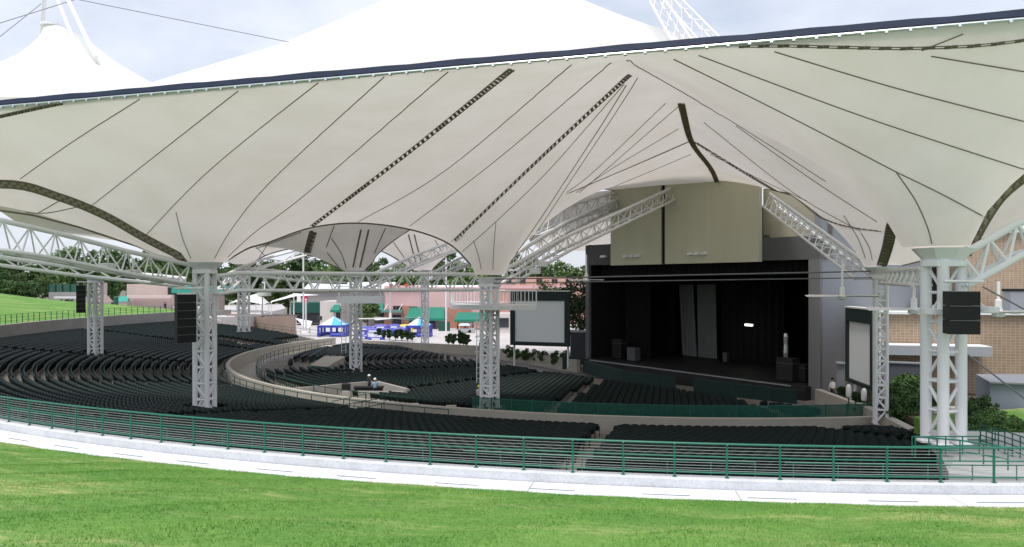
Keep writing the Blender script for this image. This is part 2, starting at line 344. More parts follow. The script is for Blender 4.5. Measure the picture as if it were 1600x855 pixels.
class Membrane:
    """a stretched sheet: fixed boundary, cables and rings; the rest hangs as a soap film (heights above the camera)"""
    def __init__(s, boundary, cables=(), rings=(), sp=.9):
        b = resample(list(boundary)+[boundary[0]], sp*.7)[:-1]
        V = [Vector(p[:2]) for p in b]; H = [p[2] for p in b]; edges = []
        nb = len(V)
        for c in cables:
            q = resample(c, sp*.7); o = len(V)
            V += [Vector(p[:2]) for p in q]; H += [p[2] for p in q]; edges += [(o+k, o+k+1) for k in range(len(q)-1)]
        for (x, y, r, h) in rings:
            n = 14; o = len(V); cnt = []
            for k in range(n):
                a = 2*math.pi*k/n; p = (x+r*math.cos(a), y+r*math.sin(a))
                if inside(b, *p): V.append(Vector(p)); H.append(h)
            for rr in (1.5, 2.2, 3.2):
                for k in range(18):
                    a = 2*math.pi*(k+.5*rr)/18; p = (x+r*rr*math.cos(a), y+r*rr*math.sin(a))
                    if inside(b, *p): V.append(Vector(p)); H.append(None)
        fixed = np.array([[v.x, v.y] for v in V])
        xs = [p[0] for p in b]; ys = [p[1] for p in b]
        j = 0; y = min(ys)
        while y < max(ys):
            x = min(xs) + (sp/2 if j % 2 else 0)
            while x < max(xs):
                if inside(b, x, y) and np.min((fixed[:,0]-x)**2+(fixed[:,1]-y)**2) > (.55*sp)**2:
                    V.append(Vector((x, y))); H.append(None)
                x += sp
            y += sp*.866; j += 1
        vs, es, fs, ov, oe, of = delaunay_2d_cdt(V, edges, [list(range(nb))], 1, 1e-4)
        n = len(vs); h = np.zeros(n); fx = np.zeros(n, bool)
        for i, o in enumerate(ov):
            hh = [H[k] for k in o if H[k] is not None]
            if hh: h[i] = hh[0]; fx[i] = True
            elif not o: pass
        X = np.array([[v.x, v.y] for v in vs]); T = np.array([f for f in fs if len(f) == 3])
        for (x, y, r, hr) in rings:
            m = (X[:,0]-x)**2+(X[:,1]-y)**2 < (r*1.02)**2; h[m] = hr; fx[m] = True
        I, J, Wt = [], [], []
        for a, b_, c in ((0,1,2),(1,2,0),(2,0,1)):
            p = X[T[:,a]]-X[T[:,c]]; q = X[T[:,b_]]-X[T[:,c]]
            cot = (p*q).sum(1)/np.maximum(1e-6, np.abs(p[:,0]*q[:,1]-p[:,1]*q[:,0])); w = np.clip(.5*cot, .02, 20)
            I += [T[:,a], T[:,b_]]; J += [T[:,b_], T[:,a]]; Wt += [w, w]
        I = np.concatenate(I); J = np.concatenate(J); Wt = np.concatenate(Wt)
        D = np.bincount(I, Wt, n); fr = ~fx
        def L(u): return (D*u - np.bincount(I, Wt*u[J], n))*fr
        h[fr] = h[fx].mean(); r_ = -L(h); z = r_/np.maximum(D,1e-9); p = z.copy(); rz = (r_*z).sum()
        for it in range(600):
            Ap = L(p*fr); al = rz/max(1e-20, (p*Ap).sum()); h += al*p*fr; r_ -= al*Ap
            z = r_/np.maximum(D,1e-9); rn = (r_*z).sum()
            if rn < 1e-7: break
            p = z + rn/rz*p; rz = rn
        s.X, s.h, s.T = X, h, T
        s.co = [Vector((X[i,0], X[i,1], CZ+h[i])) for i in range(n)]
        s.bvh = BVHTree.FromPolygons(s.co, [tuple(map(int, t)) for t in T])
    def build(s, name, m, parent=None):
        b = MB(); b.v = [tuple(c) for c in s.co]; b.f = [tuple(map(int, t)) for t in s.T]
        o = obj(name, b, m, parent); smooth(o.data, 50); return o
    def pick(s, px, py):
        """plan point where the sight line through a photo pixel meets the sheet"""
        d = (W(px, py, 1)-Vector((0,0,CZ))).normalized(); hit = s.bvh.ray_cast(Vector((0,0,CZ)), d)[0]
        return hit
    def lift(s, x, y, off=.05):
        hit = s.bvh.ray_cast(Vector((x, y, -50)), Vector((0,0,1)))[0]
        return None if hit is None else Vector((hit.x, hit.y, hit.z-off))
    def path(s, pix, off=.05, step=.7):
        if len(pix) > 2: pix = [tuple(p[:2]) for p in spline([(a, b, 0) for a, b in pix], 8)]
        else: pix = [(pix[0][0]+(pix[1][0]-pix[0][0])*k/10, pix[0][1]+(pix[1][1]-pix[0][1])*k/10) for k in range(11)]
        q = []
        for i, p in enumerate(pix):
            h_ = s.pick(*p)
            if h_ is None and i in (0, len(pix)-1) and len(pix) > 1:
                o_ = pix[1] if i == 0 else pix[-2]
                for f in np.linspace(.02, .9, 60):
                    h_ = s.pick(p[0]+(o_[0]-p[0])*f, p[1]+(o_[1]-p[1])*f)
                    if h_ is not None: break
            if h_ is not None: q.append(h_)
        if len(q) < 2: return []
        pl = [(p.x, p.y, 0) for p in q]
        out = [s.lift(p[0], p[1], off) for p in resample(pl, step)]
        return [p for p in out if p is not None]

def smooth_path(p):
    if len(p) < 5: return p
    for _ in range(2): p = [p[0]] + [(p[i-1]+p[i]*2+p[i+1])/4 for i in range(1, len(p)-1)] + [p[-1]]
    return p
SEAM_COUNT = [0]
def seam(ms, root, pix, r=.024):
    p = ms.path(pix, .07)
    if len(p) > 1: obj('seam', MB().poly(p, r, 5), 'seam', root)
    else: print('seam missed', pix)
def band(root, path, w=.42, name='lacing_band', pitch=.34, dark='band_dark', r=.03, vert=0, plates=True, back=True):
    """laced double edge: two dark side ropes with cross plates, daylight-coloured cloth between"""
    path = smooth_path([Vector(p) for p in path])
    if len(path) < 2: print('band missed'); return None
    pts = [path[0]]; acc = 0
    for a, b in zip(path[:-1], path[1:]):
        n = max(1, int((b-a).length/(pitch/2))); pts += [a+(b-a)*k/n for k in range(1, n+1)]
    rails = MB(); rung = MB(); L_ = []; R_ = []; ts = []
    for i, p in enumerate(pts):
        t = (pts[min(i+1,len(pts)-1)]-pts[max(i-1,0)]).normalized(); side = t.cross(Vector((0,0,1)))
        side = side.normalized() if side.length > 1e-4 else Vector((1,0,0))
        if vert: side = (side*(1-vert)+side.cross(t).normalized()*vert).normalized()
        L_.append(p-side*w/2); R_.append(p+side*w/2); ts.append((t, side))
    rails.poly(L_, r, 5).poly(R_, r, 5)
    bk = MB(); m_ = len(pts); vs = []
    for i in range(m_):
        t, side = ts[i]; n_ = side.cross(t)*.05; n_ = n_ if n_.z > 0 else -n_; c = pts[i]
        vs += [c-side*w*.46+n_*1.0, c+side*w*.46+n_*1.0, c+side*w*.46+n_*.6, c-side*w*.46+n_*.6]
    bk.add(vs, [(4*i+j, 4*i+(j+1)%4, 4*i+4+(j+1)%4, 4*i+4+j) for i in range(m_-1) for j in range(4)])
    o = obj(name, rails, dark, root)
    if back: obj('backing_strip', bk, 'band_back', o)
    k = 0 if plates else len(pts)
    while k+1 < len(pts):
        t, side = ts[k]; n_ = side.cross(t); c = pts[k]
        for sgn in (-1, 1):
            cc = c + side*(sgn*w*.25) + t*(pitch*.25*sgn); a_ = t*(pitch*.24); b_ = side*(w*.24); e = n_*.03
            vs = [cc+x*a_+y*b_+z*e for z in (-1,1) for x,y in ((-1,-1),(1,-1),(1,1),(-1,1))]
            rung.add(vs, [(3,2,1,0),(4,5,6,7),(0,1,5,4),(1,2,6,5),(2,3,7,6),(3,0,4,7)])
        k += 2
    if plates: obj('lacing_plate', rung, dark, o, kind='stuff')
    return o
def cable(root, pts, r=.05, m='band_dark', name='edge_cable'):
    return obj(name, MB().poly(pts, r, 6), m, root)
def hpt(x, y, h): return Vector((x, y, CZ+h))

def edge_y(x): return 28.8-.3*x
EH = 8.2
A_, B_, C_, C2_ = (-19.9, 50.0), (-1.7, 58.0), (17.1, 31.0), (24.0, 50.0)
EL, ER = (-52, edge_y(-52), EH), (36, edge_y(36), EH)
arc_TL = spline([(-37,38,1.5), (-33.3,40.3,4.3), (-28.9,43.3,5.75), (-26.5,45.1,5.15), (-24.6,46.5,4.2), (-22.9,47.8,2.95), (-21.3,49.0,1.9), (-20.6,49.5,1.3)])
arc_AB = spline([(-18.9,50.5,1.3), (-17.6,51.0,2.2), (-16.33,51.6,2.67), (-13.8,52.7,3.73), (-10.8,54.1,4.15), (-7.4,55.6,3.8), (-4.7,56.8,2.84), (-3.1,57.5,1.3), (-2.6,57.7,.7)])
arc_BS = spline([(-.8,58.7,.7), (.3,61.5,2.2), (1.4,65,4.06), (4.85,72.3,8.1), (8.4,79.5,9.6), (11.7,86.6,10.3)])
stage_top = [(11.7,86.6,10.3), (16.4,79.9,10.05), (20.7,73.7,9.45), (23.2,70.1,8.5)]
arc_SC2 = spline([(23.2,70.1,8.5), (23.3,65,7.4), (23.4,60,6.2), (23.6,55,3.9), (23.9,51.5,1.6), (24,50.9,1.1)])
arc_C2C = spline([(23.7,49.2,1.1), (23.0,47,2.2), (21.6,43.5,3.5), (20.2,39.7,4.0), (18.6,35,3.3), (17.5,32.4,1.7)])
arc_CR = spline([(18.3,30.8,1.4), (19.0,30.6,2.9), (19.9,30.4,4.05), (22,29.9,5.3), (27,28.8,6.0), (33,27.5,4.4), (38,26.4,1.5)])
bnd = [EL, ER, (39,22,5.0)] + list(reversed(arc_CR)) + list(reversed(arc_C2C)) + list(reversed(arc_SC2)) + list(reversed(stage_top)) + list(reversed(arc_BS)) + list(reversed(arc_AB)) + list(reversed(arc_TL)) + [(-45,40,4.5)]
ridge = spline([(3.6,edge_y(3.6)+.01,8.2), (6.0,34.5,9.7), (9.75,45,10.95), (14,60,11.0), (18,69.5,10.35), (20.0,74.6,9.5)])
fold = spline([(5.0,31.5,9.3), (6.2,40,10.75), (6.1,46,10.6), (5.6,51,9.9), (4.0,57,7.6), (2.0,59.5,4.6), (.3,59.6,2.2)])
fold_r = spline([(9.95,42.8,10.25), (12.0,41,8.6), (14.4,38.5,6.45), (15.9,36,4.7), (16.6,33.9,2.95), (16.8,32.5,1.75)])
hump = spline([(12.6,48,10.6), (14.8,46,9.3), (17.6,43.5,7.15), (19.2,40.6,4.85)])
main = Membrane(bnd, cables=[ridge, fold, fold_r, hump], rings=[(*A_,1.25,1.25), (*B_,1.15,.5), (*C_,1.2,1.4), (*C2_,1.0,1.0)], sp=.85)
canopy = thing('front_canopy', 'cream tensile fabric canopy sweeping from the dark front edge down to the columns', 'canopy', (0,40,CZ))
main.build('fabric_sheet', 'fabric', canopy)

# front edge: navy flap, galvanised tube with clips
mb = MB(); n = 88; vs = []
for k in range(n+1):
    x = EL[0]+(ER[0]-EL[0])*k/n; y = edge_y(x); wob = .015*math.sin(x*2.1)+.01*math.sin(x*5.3)
    vs += [(x, y-.05, CZ+EH+.30+wob), (x, y-.11, CZ+EH+.07), (x, y+.10, CZ+EH+.07), (x, y+.16, CZ+EH+.30+wob)]
mb.add(vs, [(4*k+j, 4*k+(j+1)%4, 4*k+4+(j+1)%4, 4*k+4+j) for k in range(n) for j in range(4)])
obj('edge_flap', mb, 'navy', canopy)
obj('edge_tube', MB().tube((EL[0],EL[1]-.05,CZ+EH-.01), (ER[0],ER[1]-.05,CZ+EH-.01), .055, 8), 'galvanised', canopy, sm=True)
clip = None; x = EL[0]+.3
while x < ER[0]:
    if -26 < x < 19:
        if clip is None:
            clip = MB().box((0,0,0), (.10,.16,.09), top=.7).mesh('edge_clip'); clip.materials.append(MATS['galvanised'])
        o = bpy.data.objects.new('edge_clip', clip); COL.objects.link(o); o.parent = canopy
        o.location = Vector((x, edge_y(x)-.05, CZ+EH-.05))-ORG[canopy.name]; o.rotation_euler.z = -.29
    x += .68
cable(canopy, [hpt(*p) for p in arc_AB], .09)
cable(canopy, [hpt(*p) for p in arc_BS], .08, 'seam')
cable(canopy, [hpt(*p) for p in arc_SC2], .06, 'seam')
band(canopy, [hpt(p[0],p[1],p[2]-.22) for p in arc_TL], .42, r=.05, vert=.75, pitch=.34)
band(canopy, [hpt(p[0],p[1],p[2]-.05) for p in arc_C2C], .55, r=.05)
band(canopy, [hpt(p[0],p[1],p[2]-.2) for p in arc_CR], .36, r=.04, vert=.8, pitch=.3)
band(canopy, [Vector((p[0],p[1],CZ+p[2]-.12)) for p in ridge if p[1] > 45.5], .40, dark='band_brown', pitch=.55)
obj('fold_seam', MB().poly(smooth_path([hpt(p[0],p[1],p[2]-.05) for p in fold[8:]]), .03, 5), 'seam', canopy)
obj('fold_seam', MB().poly(smooth_path([hpt(p[0]+.35,p[1]+.1,p[2]-.12) for p in fold[6:-3]]), .025, 5), 'seam', canopy)
# seams (photo sight lines picked on the sheet, then run straight over it)
for s_ in ([(218,153),(110,222),(15,290)], [(372,140),(232,250),(140,322)], [(497,127),(330,262),(222,372)],
           [(600,118),(430,275),(365,352),(335,402)], [(700,110),(480,300),(400,360),(356,400)], [(893,99),(700,262),(560,345)], [(955,96),(780,245),(640,352)],
           [(975,130),(860,262),(775,345),(722,392)], [(275,330),(285,370),(298,402)], [(775,345),(772,380),(770,420)], [(740,375),(748,400),(752,420)],
           [(979,92),(1130,180),(1290,282)], [(1053,90),(1230,178),(1400,266)], [(1400,266),(1430,310),(1449,352),(1456,378)], [(1400,266),(1470,300),(1545,340)],
           [(1092,84),(1350,180),(1600,262)], [(1210,78),(1400,135),(1600,187)], [(1455,85),(1600,109)], [(1505,50),(1440,76)],
           [(1060,165),(940,270),(905,300)], [(1080,240),(985,280),(960,290)], [(1040,160),(930,265),(885,300)], [(1060,200),(960,260),(900,300)],
           [(1100,190),(1240,300),(1345,360)], [(1110,240),(1200,285),(1260,312)], [(1150,195),(1270,280),(1370,345)], [(1318,335),(1340,370),(1352,402)], [(1345,362),(1358,385),(1363,405)]):
    seam(main, canopy, s_)
for s_, w in (([(798,107),(640,235),(487,352)], .30), ([(983,116),(850,240),(708,376)], .28), ([(1072,222),(980,262),(885,302)], .3), ([(1088,222),(1200,290),(1300,345),(1380,360)], .3)):
    band(canopy, main.path(s_, .08, .5), w, back=False, pitch=.38, r=.02)
lp = []
for x in np.linspace(8.0, 18.5, 34):
    q = main.lift(x, edge_y(x)+.02+0.62*math.sin(math.pi*min(1,max(0,(x-7.9)/13))), .1)
    if q: lp.append(q)
band(canopy, lp, .24, pitch=.36, r=.02, back=False)
lp = [main.lift(x, edge_y(x)+.9*min(1,(-20.5-x)/6), .1) for x in np.linspace(-20.6, -30, 16)]
band(canopy, [q for q in lp if q], .26, pitch=.36, r=.025)
# ---- tail bands beyond the valley cables
def membrane_thing(name, label, cat, boundary, rings=(), cables=(), sp=1.1, m='fabric', loc=None, part='fabric_sheet'):
    ms = Membrane(boundary, cables, rings, sp)
    c = boundary[0]; t = thing(name, label, cat, loc or (c[0], c[1], CZ+c[2]))
    ms.build(part, m, t); return ms, t
back_TL = [(-23.3,50.4,1.6), (-25.3,49.8,2.7), (-27.7,49.2,3.53), (-30.3,48.5,4.37), (-32,48,4.72), (-38,46.5,5.0)]
ms_l, t_l = membrane_thing('side_canopy', 'narrow cream fabric panel hanging behind the left arched lacing band', 'canopy',
    list(arc_TL) + [(-20.9,50.3,1.28)] + back_TL, sp=.9)
cable(t_l, smooth_path([hpt(*p) for p in [(-20.9,50.3,1.28)]+back_TL]), .06)
for q in ([(100,308),(60,331)], [(49,333),(54,350)], [(126,355),(130,372)], [(137,318),(75,331),(40,330)]): seam(ms_l, t_l, q, .03)
ms_r, t_r = membrane_thing('side_canopy', 'cream fabric sliver behind the curved band between the two right columns', 'canopy',
    list(arc_C2C) + [(17.9,32.6,1.6), (23.5,35.5,3.2), (27,42,2.9), (26.8,47,1.7), (25.2,49.6,1.05)], sp=.9)
cable(t_r, [hpt(*p) for p in [(25.2,49.6,1.05),(26.8,47,1.7),(27,42,2.9),(23.5,35.5,3.2),(17.9,32.6,1.6)]], .06)
ms_q, t_q = membrane_thing('side_canopy', 'cream fabric panel behind the band above the right edge truss', 'canopy',
    list(arc_CR) + [(38,29,2.2), (31,32,3.6), (25,32.6,3.6), (21,32.4,2.4), (18.6,31.6,1.5)], sp=.9)
# ---- rear canopies seen under the central arch
FR, DR, ER_ = (-38.3,110.0), (-17.5,85.0), (-13.2,115.0)
edge_FD = spline([(-37.2,109,2.4), (-33.1,103.7,3.6), (-28,97.5,4.2), (-25,93.8,3.7), (-22.8,91.2,2.8), (-19.3,86.8,1.4), (-18.6,86,1.2)])
edge_D = spline([(-16.4,85.2,1.2), (-15.6,85.6,2.1), (-14.9,86.2,3.3), (-11.8,88,5.9), (-6,91,9.0)])
rc, rct = membrane_thing('rear_canopy', 'far cream canopy with broad brown bands seen below the central arch cable', 'canopy',
    [(-48,68,8), (-6,70,9.5)] + list(reversed(edge_D)) + list(reversed(edge_FD)) + [(-40,110.5,2.6), (-50,104,5), (-54,85,6)],
    rings=[(*DR,1.15,1.2), (*FR,1.3,2.4)], sp=1.3)
cable(rct, [hpt(*p) for p in edge_FD], .11); cable(rct, [hpt(*p) for p in edge_D], .12)
band(rct, rc.path([(489,362),(480,394)], .1, .5), .75, pitch=.7)
band(rct, rc.path([(570,358),(564,385),(557,416)], .1, .5), .8, dark='band_brown', r=.10, plates=False, back=False)
for q in ([(522,352),(510,385)], [(518,372),(533,395),(541,418)], [(511,394),(530,418)], [(602,356),(585,395)], [(420,378),(405,402)], [(400,385),(417,402)], [(470,362),(400,388)]): seam(rc, rct, q, .05)
edge_E1 = spline([(-25,109,6.4), (-21.2,111.5,5.0), (-18.9,112.4,4.4), (-16.8,113.4,3.2), (-15.0,114.4,1.8), (-14.5,114.6,1.6)])
edge_E2 = spline([(-12,114.8,1.6), (-11.2,113.8,2.4), (-9.0,112,4.0), (-4,108,6.4), (2,104,8)])
re, ret = membrane_thing('rear_canopy', 'smaller far cream canopy falling to a column right of the broad bands', 'canopy',
    [(-24,93,8.5), (3,95,9.5)] + list(reversed(edge_E2)) + list(reversed(edge_E1)), rings=[(*ER_,1.2,1.6)], sp=1.4)
cable(ret, [hpt(*p) for p in edge_E1], .13); cable(ret, [hpt(*p) for p in edge_E2], .13)
band(ret, re.path([(643,366),(649,390),(654,408)], .1, .5), .8, dark='band_brown', r=.10, plates=False, back=False)
for q in ([(615,378),(632,402),(645,412)], [(680,375),(690,392)]): seam(re, ret, q, .06)
# fabric behind the trusses left of the stage wall
ms_b, t_b = membrane_thing('rear_canopy', 'warm cream fabric behind the sloping trusses left of the stage wall', 'canopy',
    [(-1,82,7.2), (4.9,74,8.3), (12.3,87.4,10.5), (22,98,9), (19,112,4.6), (4,106,4.2)], sp=1.5)
# ---- white outer tents above
P1 = (-2.5*80/58, 80.0); k_ = 80/58
def sc_(pts): return spline([(x*k_, y*k_, h*k_) for x, y, h in pts])
rl = sc_([(-2.9,58,24.6), (-7,58,22.4), (-10.6,58,20.9), (-16.9,58,18.2), (-22,58,16.6), (-27,58,15.1), (-33,57,12.6)])
rr = sc_([(-2.1,58,24.6), (2,58,22.8), (5.8,58,21.1), (9.7,58,19.6), (12.8,58,18.7), (16,58,18.0), (22,58,16.4), (28,58,13.5)])
wb = [(-46,75,12), (-34,70,14), (-16,69,15.5), (0,69,16.5), (14,70,16.5), (26,73,15.5), (38,77,14), (38,84,14), (24,92,15), (0,94,15.5), (-26,92,14.5), (-46,86,12)]
ms_w, t_w = membrane_thing('tent_peak', 'large bright white outer tent cone rising above the middle of the front edge', 'tent', wb, cables=[rl, rr], rings=[(*P1,.7,24.6*k_)], sp=2.0, m='fabric_white', part='fabric_cone')
t2 = thing('tent_peak', 'small steep white tent cone with ring top beyond the left end of the edge', 'tent', (-45,75,CZ+15))
prL = [(.62,25.0), (.8,24.0), (1.15,22.6), (1.7,21.6), (2.4,20.8), (5,19.0), (9,16.5), (15,13)]; prR = [(.62,25.0), (1.0,24.9), (2.4,24.3), (3.8,23.4), (6.2,21.5), (10,19.3), (13,17.6), (17,15)]
mb = MB(); n = 40; vs = []
for k in range(n):
    a = 2*math.pi*k/n; w = .5+.5*math.cos(a)
    for (r0,h0),(r1,h1) in zip(prL, prR):
        r_ = r0+(r1-r0)*w; vs.append((-45+r_*math.cos(a), 75+r_*math.sin(a), CZ+h0+(h1-h0)*w))
m_ = len(prL)
mb.add(vs, [(k*m_+i, ((k+1)%n)*m_+i, ((k+1)%n)*m_+i+1, k*m_+i+1) for k in range(n) for i in range(m_-1)])
obj('fabric_cone', mb, 'fabric_white', t2, sm=True)
obj('top_ring', MB().lathe((-45,75,CZ+24.9), [(.6,0),(.95,0),(.95,.22),(.6,.22)], 20), 'white_steel', t2, sm=True)
tm = thing('mast', 'pair of white sloping mast tubes above the small left tent cone', 'mast', (-43,72,CZ+20))
for a, b in ((W(128,95,72), W(72,-45,75)), (W(150,90,70), W(84,-45,75)), (W(62,100,78), W(72,-45,75))): strut('mast_tube', tm, a, b, .2, 'white_steel', 12)
tm = thing('mast', 'white lattice mast legs standing on the right flank of the white tent', 'mast', (17,75,CZ+20))
for a, b in ((W(1125,78,76), W(985,-70,82)), (W(1075,78,74), W(985,-70,82))):
    ax = (b-a).normalized(); u = ax.cross(Vector((0,1,0))).normalized(); w = ax.cross(u)
    ch = [(u*.95), (-u*.48+w*.83), (-u*.48-w*.83)]
    for c in ch: strut('mast_chord', tm, a+c, b+c*.6, .12, 'white_steel')
    N_ = 9
    for k in range(N_):
        for j in range(3):
            q0 = a+(b-a)*(k/N_)+ch[j]*(1-.4*k/N_); q1 = a+(b-a)*((k+1)/N_)+ch[(j+1)%3]*(1-.4*(k+1)/N_)
            strut('mast_brace', tm, q0, q1, .06, 'white_steel', 6)
for nm, a, b in (('thin stay cable crossing the sky from the left mast to the white tent', W(120,-1,75), W(452,66,79)), ('dark stay cable rising to the left mast from the left', W(-60,55,60), W(122,-2,75)), ('faint lower stay cable at the far upper left', W(-60,105,70), W(72,0,80))):
    tag(obj('stay_cable', MB().tube(a, b, .035, 6), 'cable_grey'), nm, 'cable')

# ================================================================ STEEL: columns and trusses
def lattice_column(px, d, by, ty, w, r, label, n=4, rot=.35, bays=9, m='white_steel', head=1.25, brace=.075, headh=.75):
    x, y = P(px, d); z0 = CZ-(by-440)/F*d; z1 = CZ-(ty-440)/F*d
    t = thing('lattice_column', label, 'column', (x, y, z0), 'white lattice columns carrying the roof')
    pts = [(x+w*math.cos(rot+2*math.pi*k/n), y+w*math.sin(rot+2*math.pi*k/n)) for k in range(n)]
    for p in pts: strut('column_tube', t, (*p, z0), (*p, z1-headh*.6), r, m, 14)
    H = (z1-headh-z0)/bays
    for k in range(bays):
        for j in range(n):
            a, b = pts[j], pts[(j+1)%n]; za = z0+k*H+.15; zb = za+H
            if (k+j) % 2: a, b = b, a
            strut('brace', t, (*a, za), (*b, zb), brace, m, 6)
            strut('brace', t, (*a, zb), (*b, zb), brace, m, 6)
    for p in pts: obj('base_plate', MB().box((p[0],p[1],z0+.03), (r*2.8, r*2.8, .08)), m, t)
    mb = MB(); mb.lathe((x,y,z1-headh), [(w*.9,0),(w*1.38,.02),(w*1.38,headh*.3),(w*1.2,headh*.34),(w*1.35,headh*.45),(head,headh*.97),(head,headh)], 8)
    obj('column_head', mb, 'grey_steel' if m == 'grey_steel' else m, t)
    return t, pts, z0, z1
lattice_column(1474, 31, 692, 388, .62, .215, 'thick white lattice column with speakers nearest the camera at right', rot=-.52, bays=6, head=1.2, brace=.06)
lattice_column(320, 50, 652, 410, .60, .165, 'white lattice column left, standing in the dark seats behind the railing', rot=.6, bays=9)
lattice_column(765, 58, 637, 433, .62, .15, 'white lattice column carrying the railed platform in the middle', rot=.2, bays=12)
lattice_column(1376, 50, 662, 418, .46, .105, 'slim white lattice column beside the oblique right screen', rot=.5, bays=12, head=1.05)
lattice_column(149, 85, 560, 432, .64, .17, 'far white lattice column at left with a small speaker array', rot=.4, bays=9, m='grey_steel')
lattice_column(381, 110, 518, 412, .72, .17, 'far pale lattice column by the brown retaining wall', rot=.5, bays=9, m='grey_steel', head=1.5)
lattice_column(556, 85, 592, 423, .58, .14, 'lattice column beside the curved concourse wall, with caged ladder', rot=.3, bays=12, m='grey_steel', head=1.25)
lattice_column(664, 115, 548, 422, .52, .115, 'farthest thin lattice column before the plaza tents', rot=.3, bays=10, m='grey_steel', head=1.4)

def truss(label, path, n, up=1.1, wid=.9, rc=.13, rw=.055, m='grey_steel', inv=False, taper=None, name='roof_truss'):
    """triangular truss along a polyline of points (the top chord), two lower chords"""
    path = [Vector(p) for p in path]
    # even stations
    L_ = [0]
    for a, b in zip(path[:-1], path[1:]): L_.append(L_[-1]+(b-a).length)
    def at(s):
        s = min(max(s, 0), L_[-1])
        for i in range(len(path)-1):
            if s <= L_[i+1]+1e-9: return path[i]+(path[i+1]-path[i])*((s-L_[i])/(L_[i+1]-L_[i]))
    st = [at(L_[-1]*k/n) for k in range(n+1)]
    t = thing(name, label, 'truss', tuple(st[0]), 'white steel roof trusses')
    top, l1, l2 = [], [], []
    for k, p in enumerate(st):
        d = (st[min(k+1,n)]-st[max(k-1,0)]); side = Vector((d.y, -d.x, 0)).normalized(); sc = taper(k/n) if taper else 1
        if inv: top.append(p-Vector((0,0,up*sc))); l1.append(p+side*wid/2*sc); l2.append(p-side*wid/2*sc)
        else: top.append(p); l1.append(p+side*wid/2*sc-Vector((0,0,up*sc))); l2.append(p-side*wid/2*sc-Vector((0,0,up*sc)))
    obj('main_chord', MB().poly(top, rc*1.25, 10), m, t, sm=True)
    obj('chord', MB().poly(l1, rc, 10), m, t, sm=True); obj('chord', MB().poly(l2, rc, 10), m, t, sm=True)
    for k in range(n):
        for l in (l1, l2):
            mid = (l[k]+l[k+1])/2
            strut('web_bar', t, top[k], mid, rw, m, 6); strut('web_bar', t, mid, top[k+1], rw, m, 6)
        strut('web_bar', t, l1[k], l2[k+1] if k % 2 else l2[k], rw, m, 6)
    return t
truss('long horizontal truss from the left column to the platform column', [W(338,432,49.8), W(372,427,50.6), W(745,429,57.6)], 13, up=1.15, wid=1.1, rc=.12, rw=.05)
truss('big white truss running off the left edge from the left column', [W(296,414,49.4), W(200,393,46), W(100,367,43), W(0,344,40), W(-120,330,38.5), (-37,38,CZ+1.4)], 16, up=1.7, wid=1.5, rc=.11, rw=.045, taper=lambda t: .75+.35*t)
truss('lower grey truss behind the big left truss', [W(290,436,52), W(130,420,50), W(0,402,48), W(-100,392,47)], 8, up=.5, wid=1.0, rc=.12, rw=.04, taper=lambda t: 1)
truss('thick white truss leaving the right edge from the near column', [W(1503,398,30.6), W(1550,372,30.4), W(1600,343,30.2), W(1700,318,29.8), (30,28.6,CZ+3.0), (38,26.4,CZ+1.3)], 18, up=1.25, wid=.9, rc=.125, rw=.06, m='white_steel')
truss('short truss joining the two right columns under wrapped fabric', [W(1385,424,49), W(1440,420,35)], 7, up=.75, wid=.7, rc=.1, rw=.06, m='grey_steel')
truss('sloping truss from the platform column up to the beige panels', [W(792,420,59), W(880,372,66.5), W(1052,293,79)], 14, up=1.15, wid=1.1, rc=.13, rw=.05)
truss('upper sloping truss reaching the left corner of the beige panels', [W(800,400,62), W(880,350,72), W(964,312,85.5)], 9, up=1.15, wid=.9, rc=.14, rw=.05)
truss('topmost short truss under the fabric left of the beige panels', [W(838,342,72), W(900,318,78), W(964,301,86)], 7, up=1.5, wid=.8, rc=.13, rw=.05)
truss('sloping white truss from the slim right column up to the beige panels', [W(1352,410,50.5), W(1203,303,69.5)], 15, up=1.1, wid=1.3, rc=.1, rw=.045)
truss('far low truss behind the central truss toward the wood', [W(395,420,105), W(470,428,95), W(535,430,86)], 7, up=.9, wid=1, rc=.16, rw=.06)
truss('far arched truss near the small far canopy', [W(575,432,86), W(640,402,95), W(700,380,104), W(742,372,108)], 8, up=1.3, wid=1, rc=.14, rw=.06)
truss('far thin truss left of the platform column head', [W(680,424,112), W(715,405,105), W(745,396,100)], 5, up=1.2, wid=1, rc=.14, rw=.06)
truss('far grey truss reaching back from the left column', [W(350,432,60), W(385,414,100), W(450,392,104), W(476,388,106)], 8, up=1.0, wid=1, rc=.13, rw=.06)
for lb, a, b, r_ in (('upper steel cable strung across the stage opening', W(745,437,57.5), W(1360,424,49.8), .05), ('lower steel cable strung across the stage opening', W(760,443,57.5), W(1362,434,49.8), .04),
                     ('steel guy cable slanting down at the right edge', W(1535,448,30.8), W(1640,505,30), .03), ('steel guy cable slanting to the grey box wall', W(1500,545,31.5), W(1610,630,33), .035)):
    tag(obj('tie_cable', MB().tube(a, b, r_, 6), 'cable_grey'), lb, 'cable')
# stand posts behind
for px, d, y0, y1, lb in ((474,120,380,520,'thin white pole left of the plaza awnings'), (697,125,400,535,'thin grey pole in front of the green awning'), (478,118,470,520,'short pole before the white tarpaulin')):
    x, y = P(px, d); z0 = CZ-(y1-440)/F*d; z1 = CZ-(y0-440)/F*d
    t = thing('flag_pole', lb, 'pole', (x,y,z0)); strut('shaft', t, (x,y,z0), (x,y,z1), .13, 'white_steel', 10)
    obj('finial', MB().lathe((x,y,z1), [(.05,0),(.16,.08),(.16,.18),(.03,.3)], 10), 'white_steel', t, sm=True); obj('base_collar', MB().lathe((x,y,z0), [(.3,0),(.3,.08),(.16,.2)], 10), 'white_steel', t)

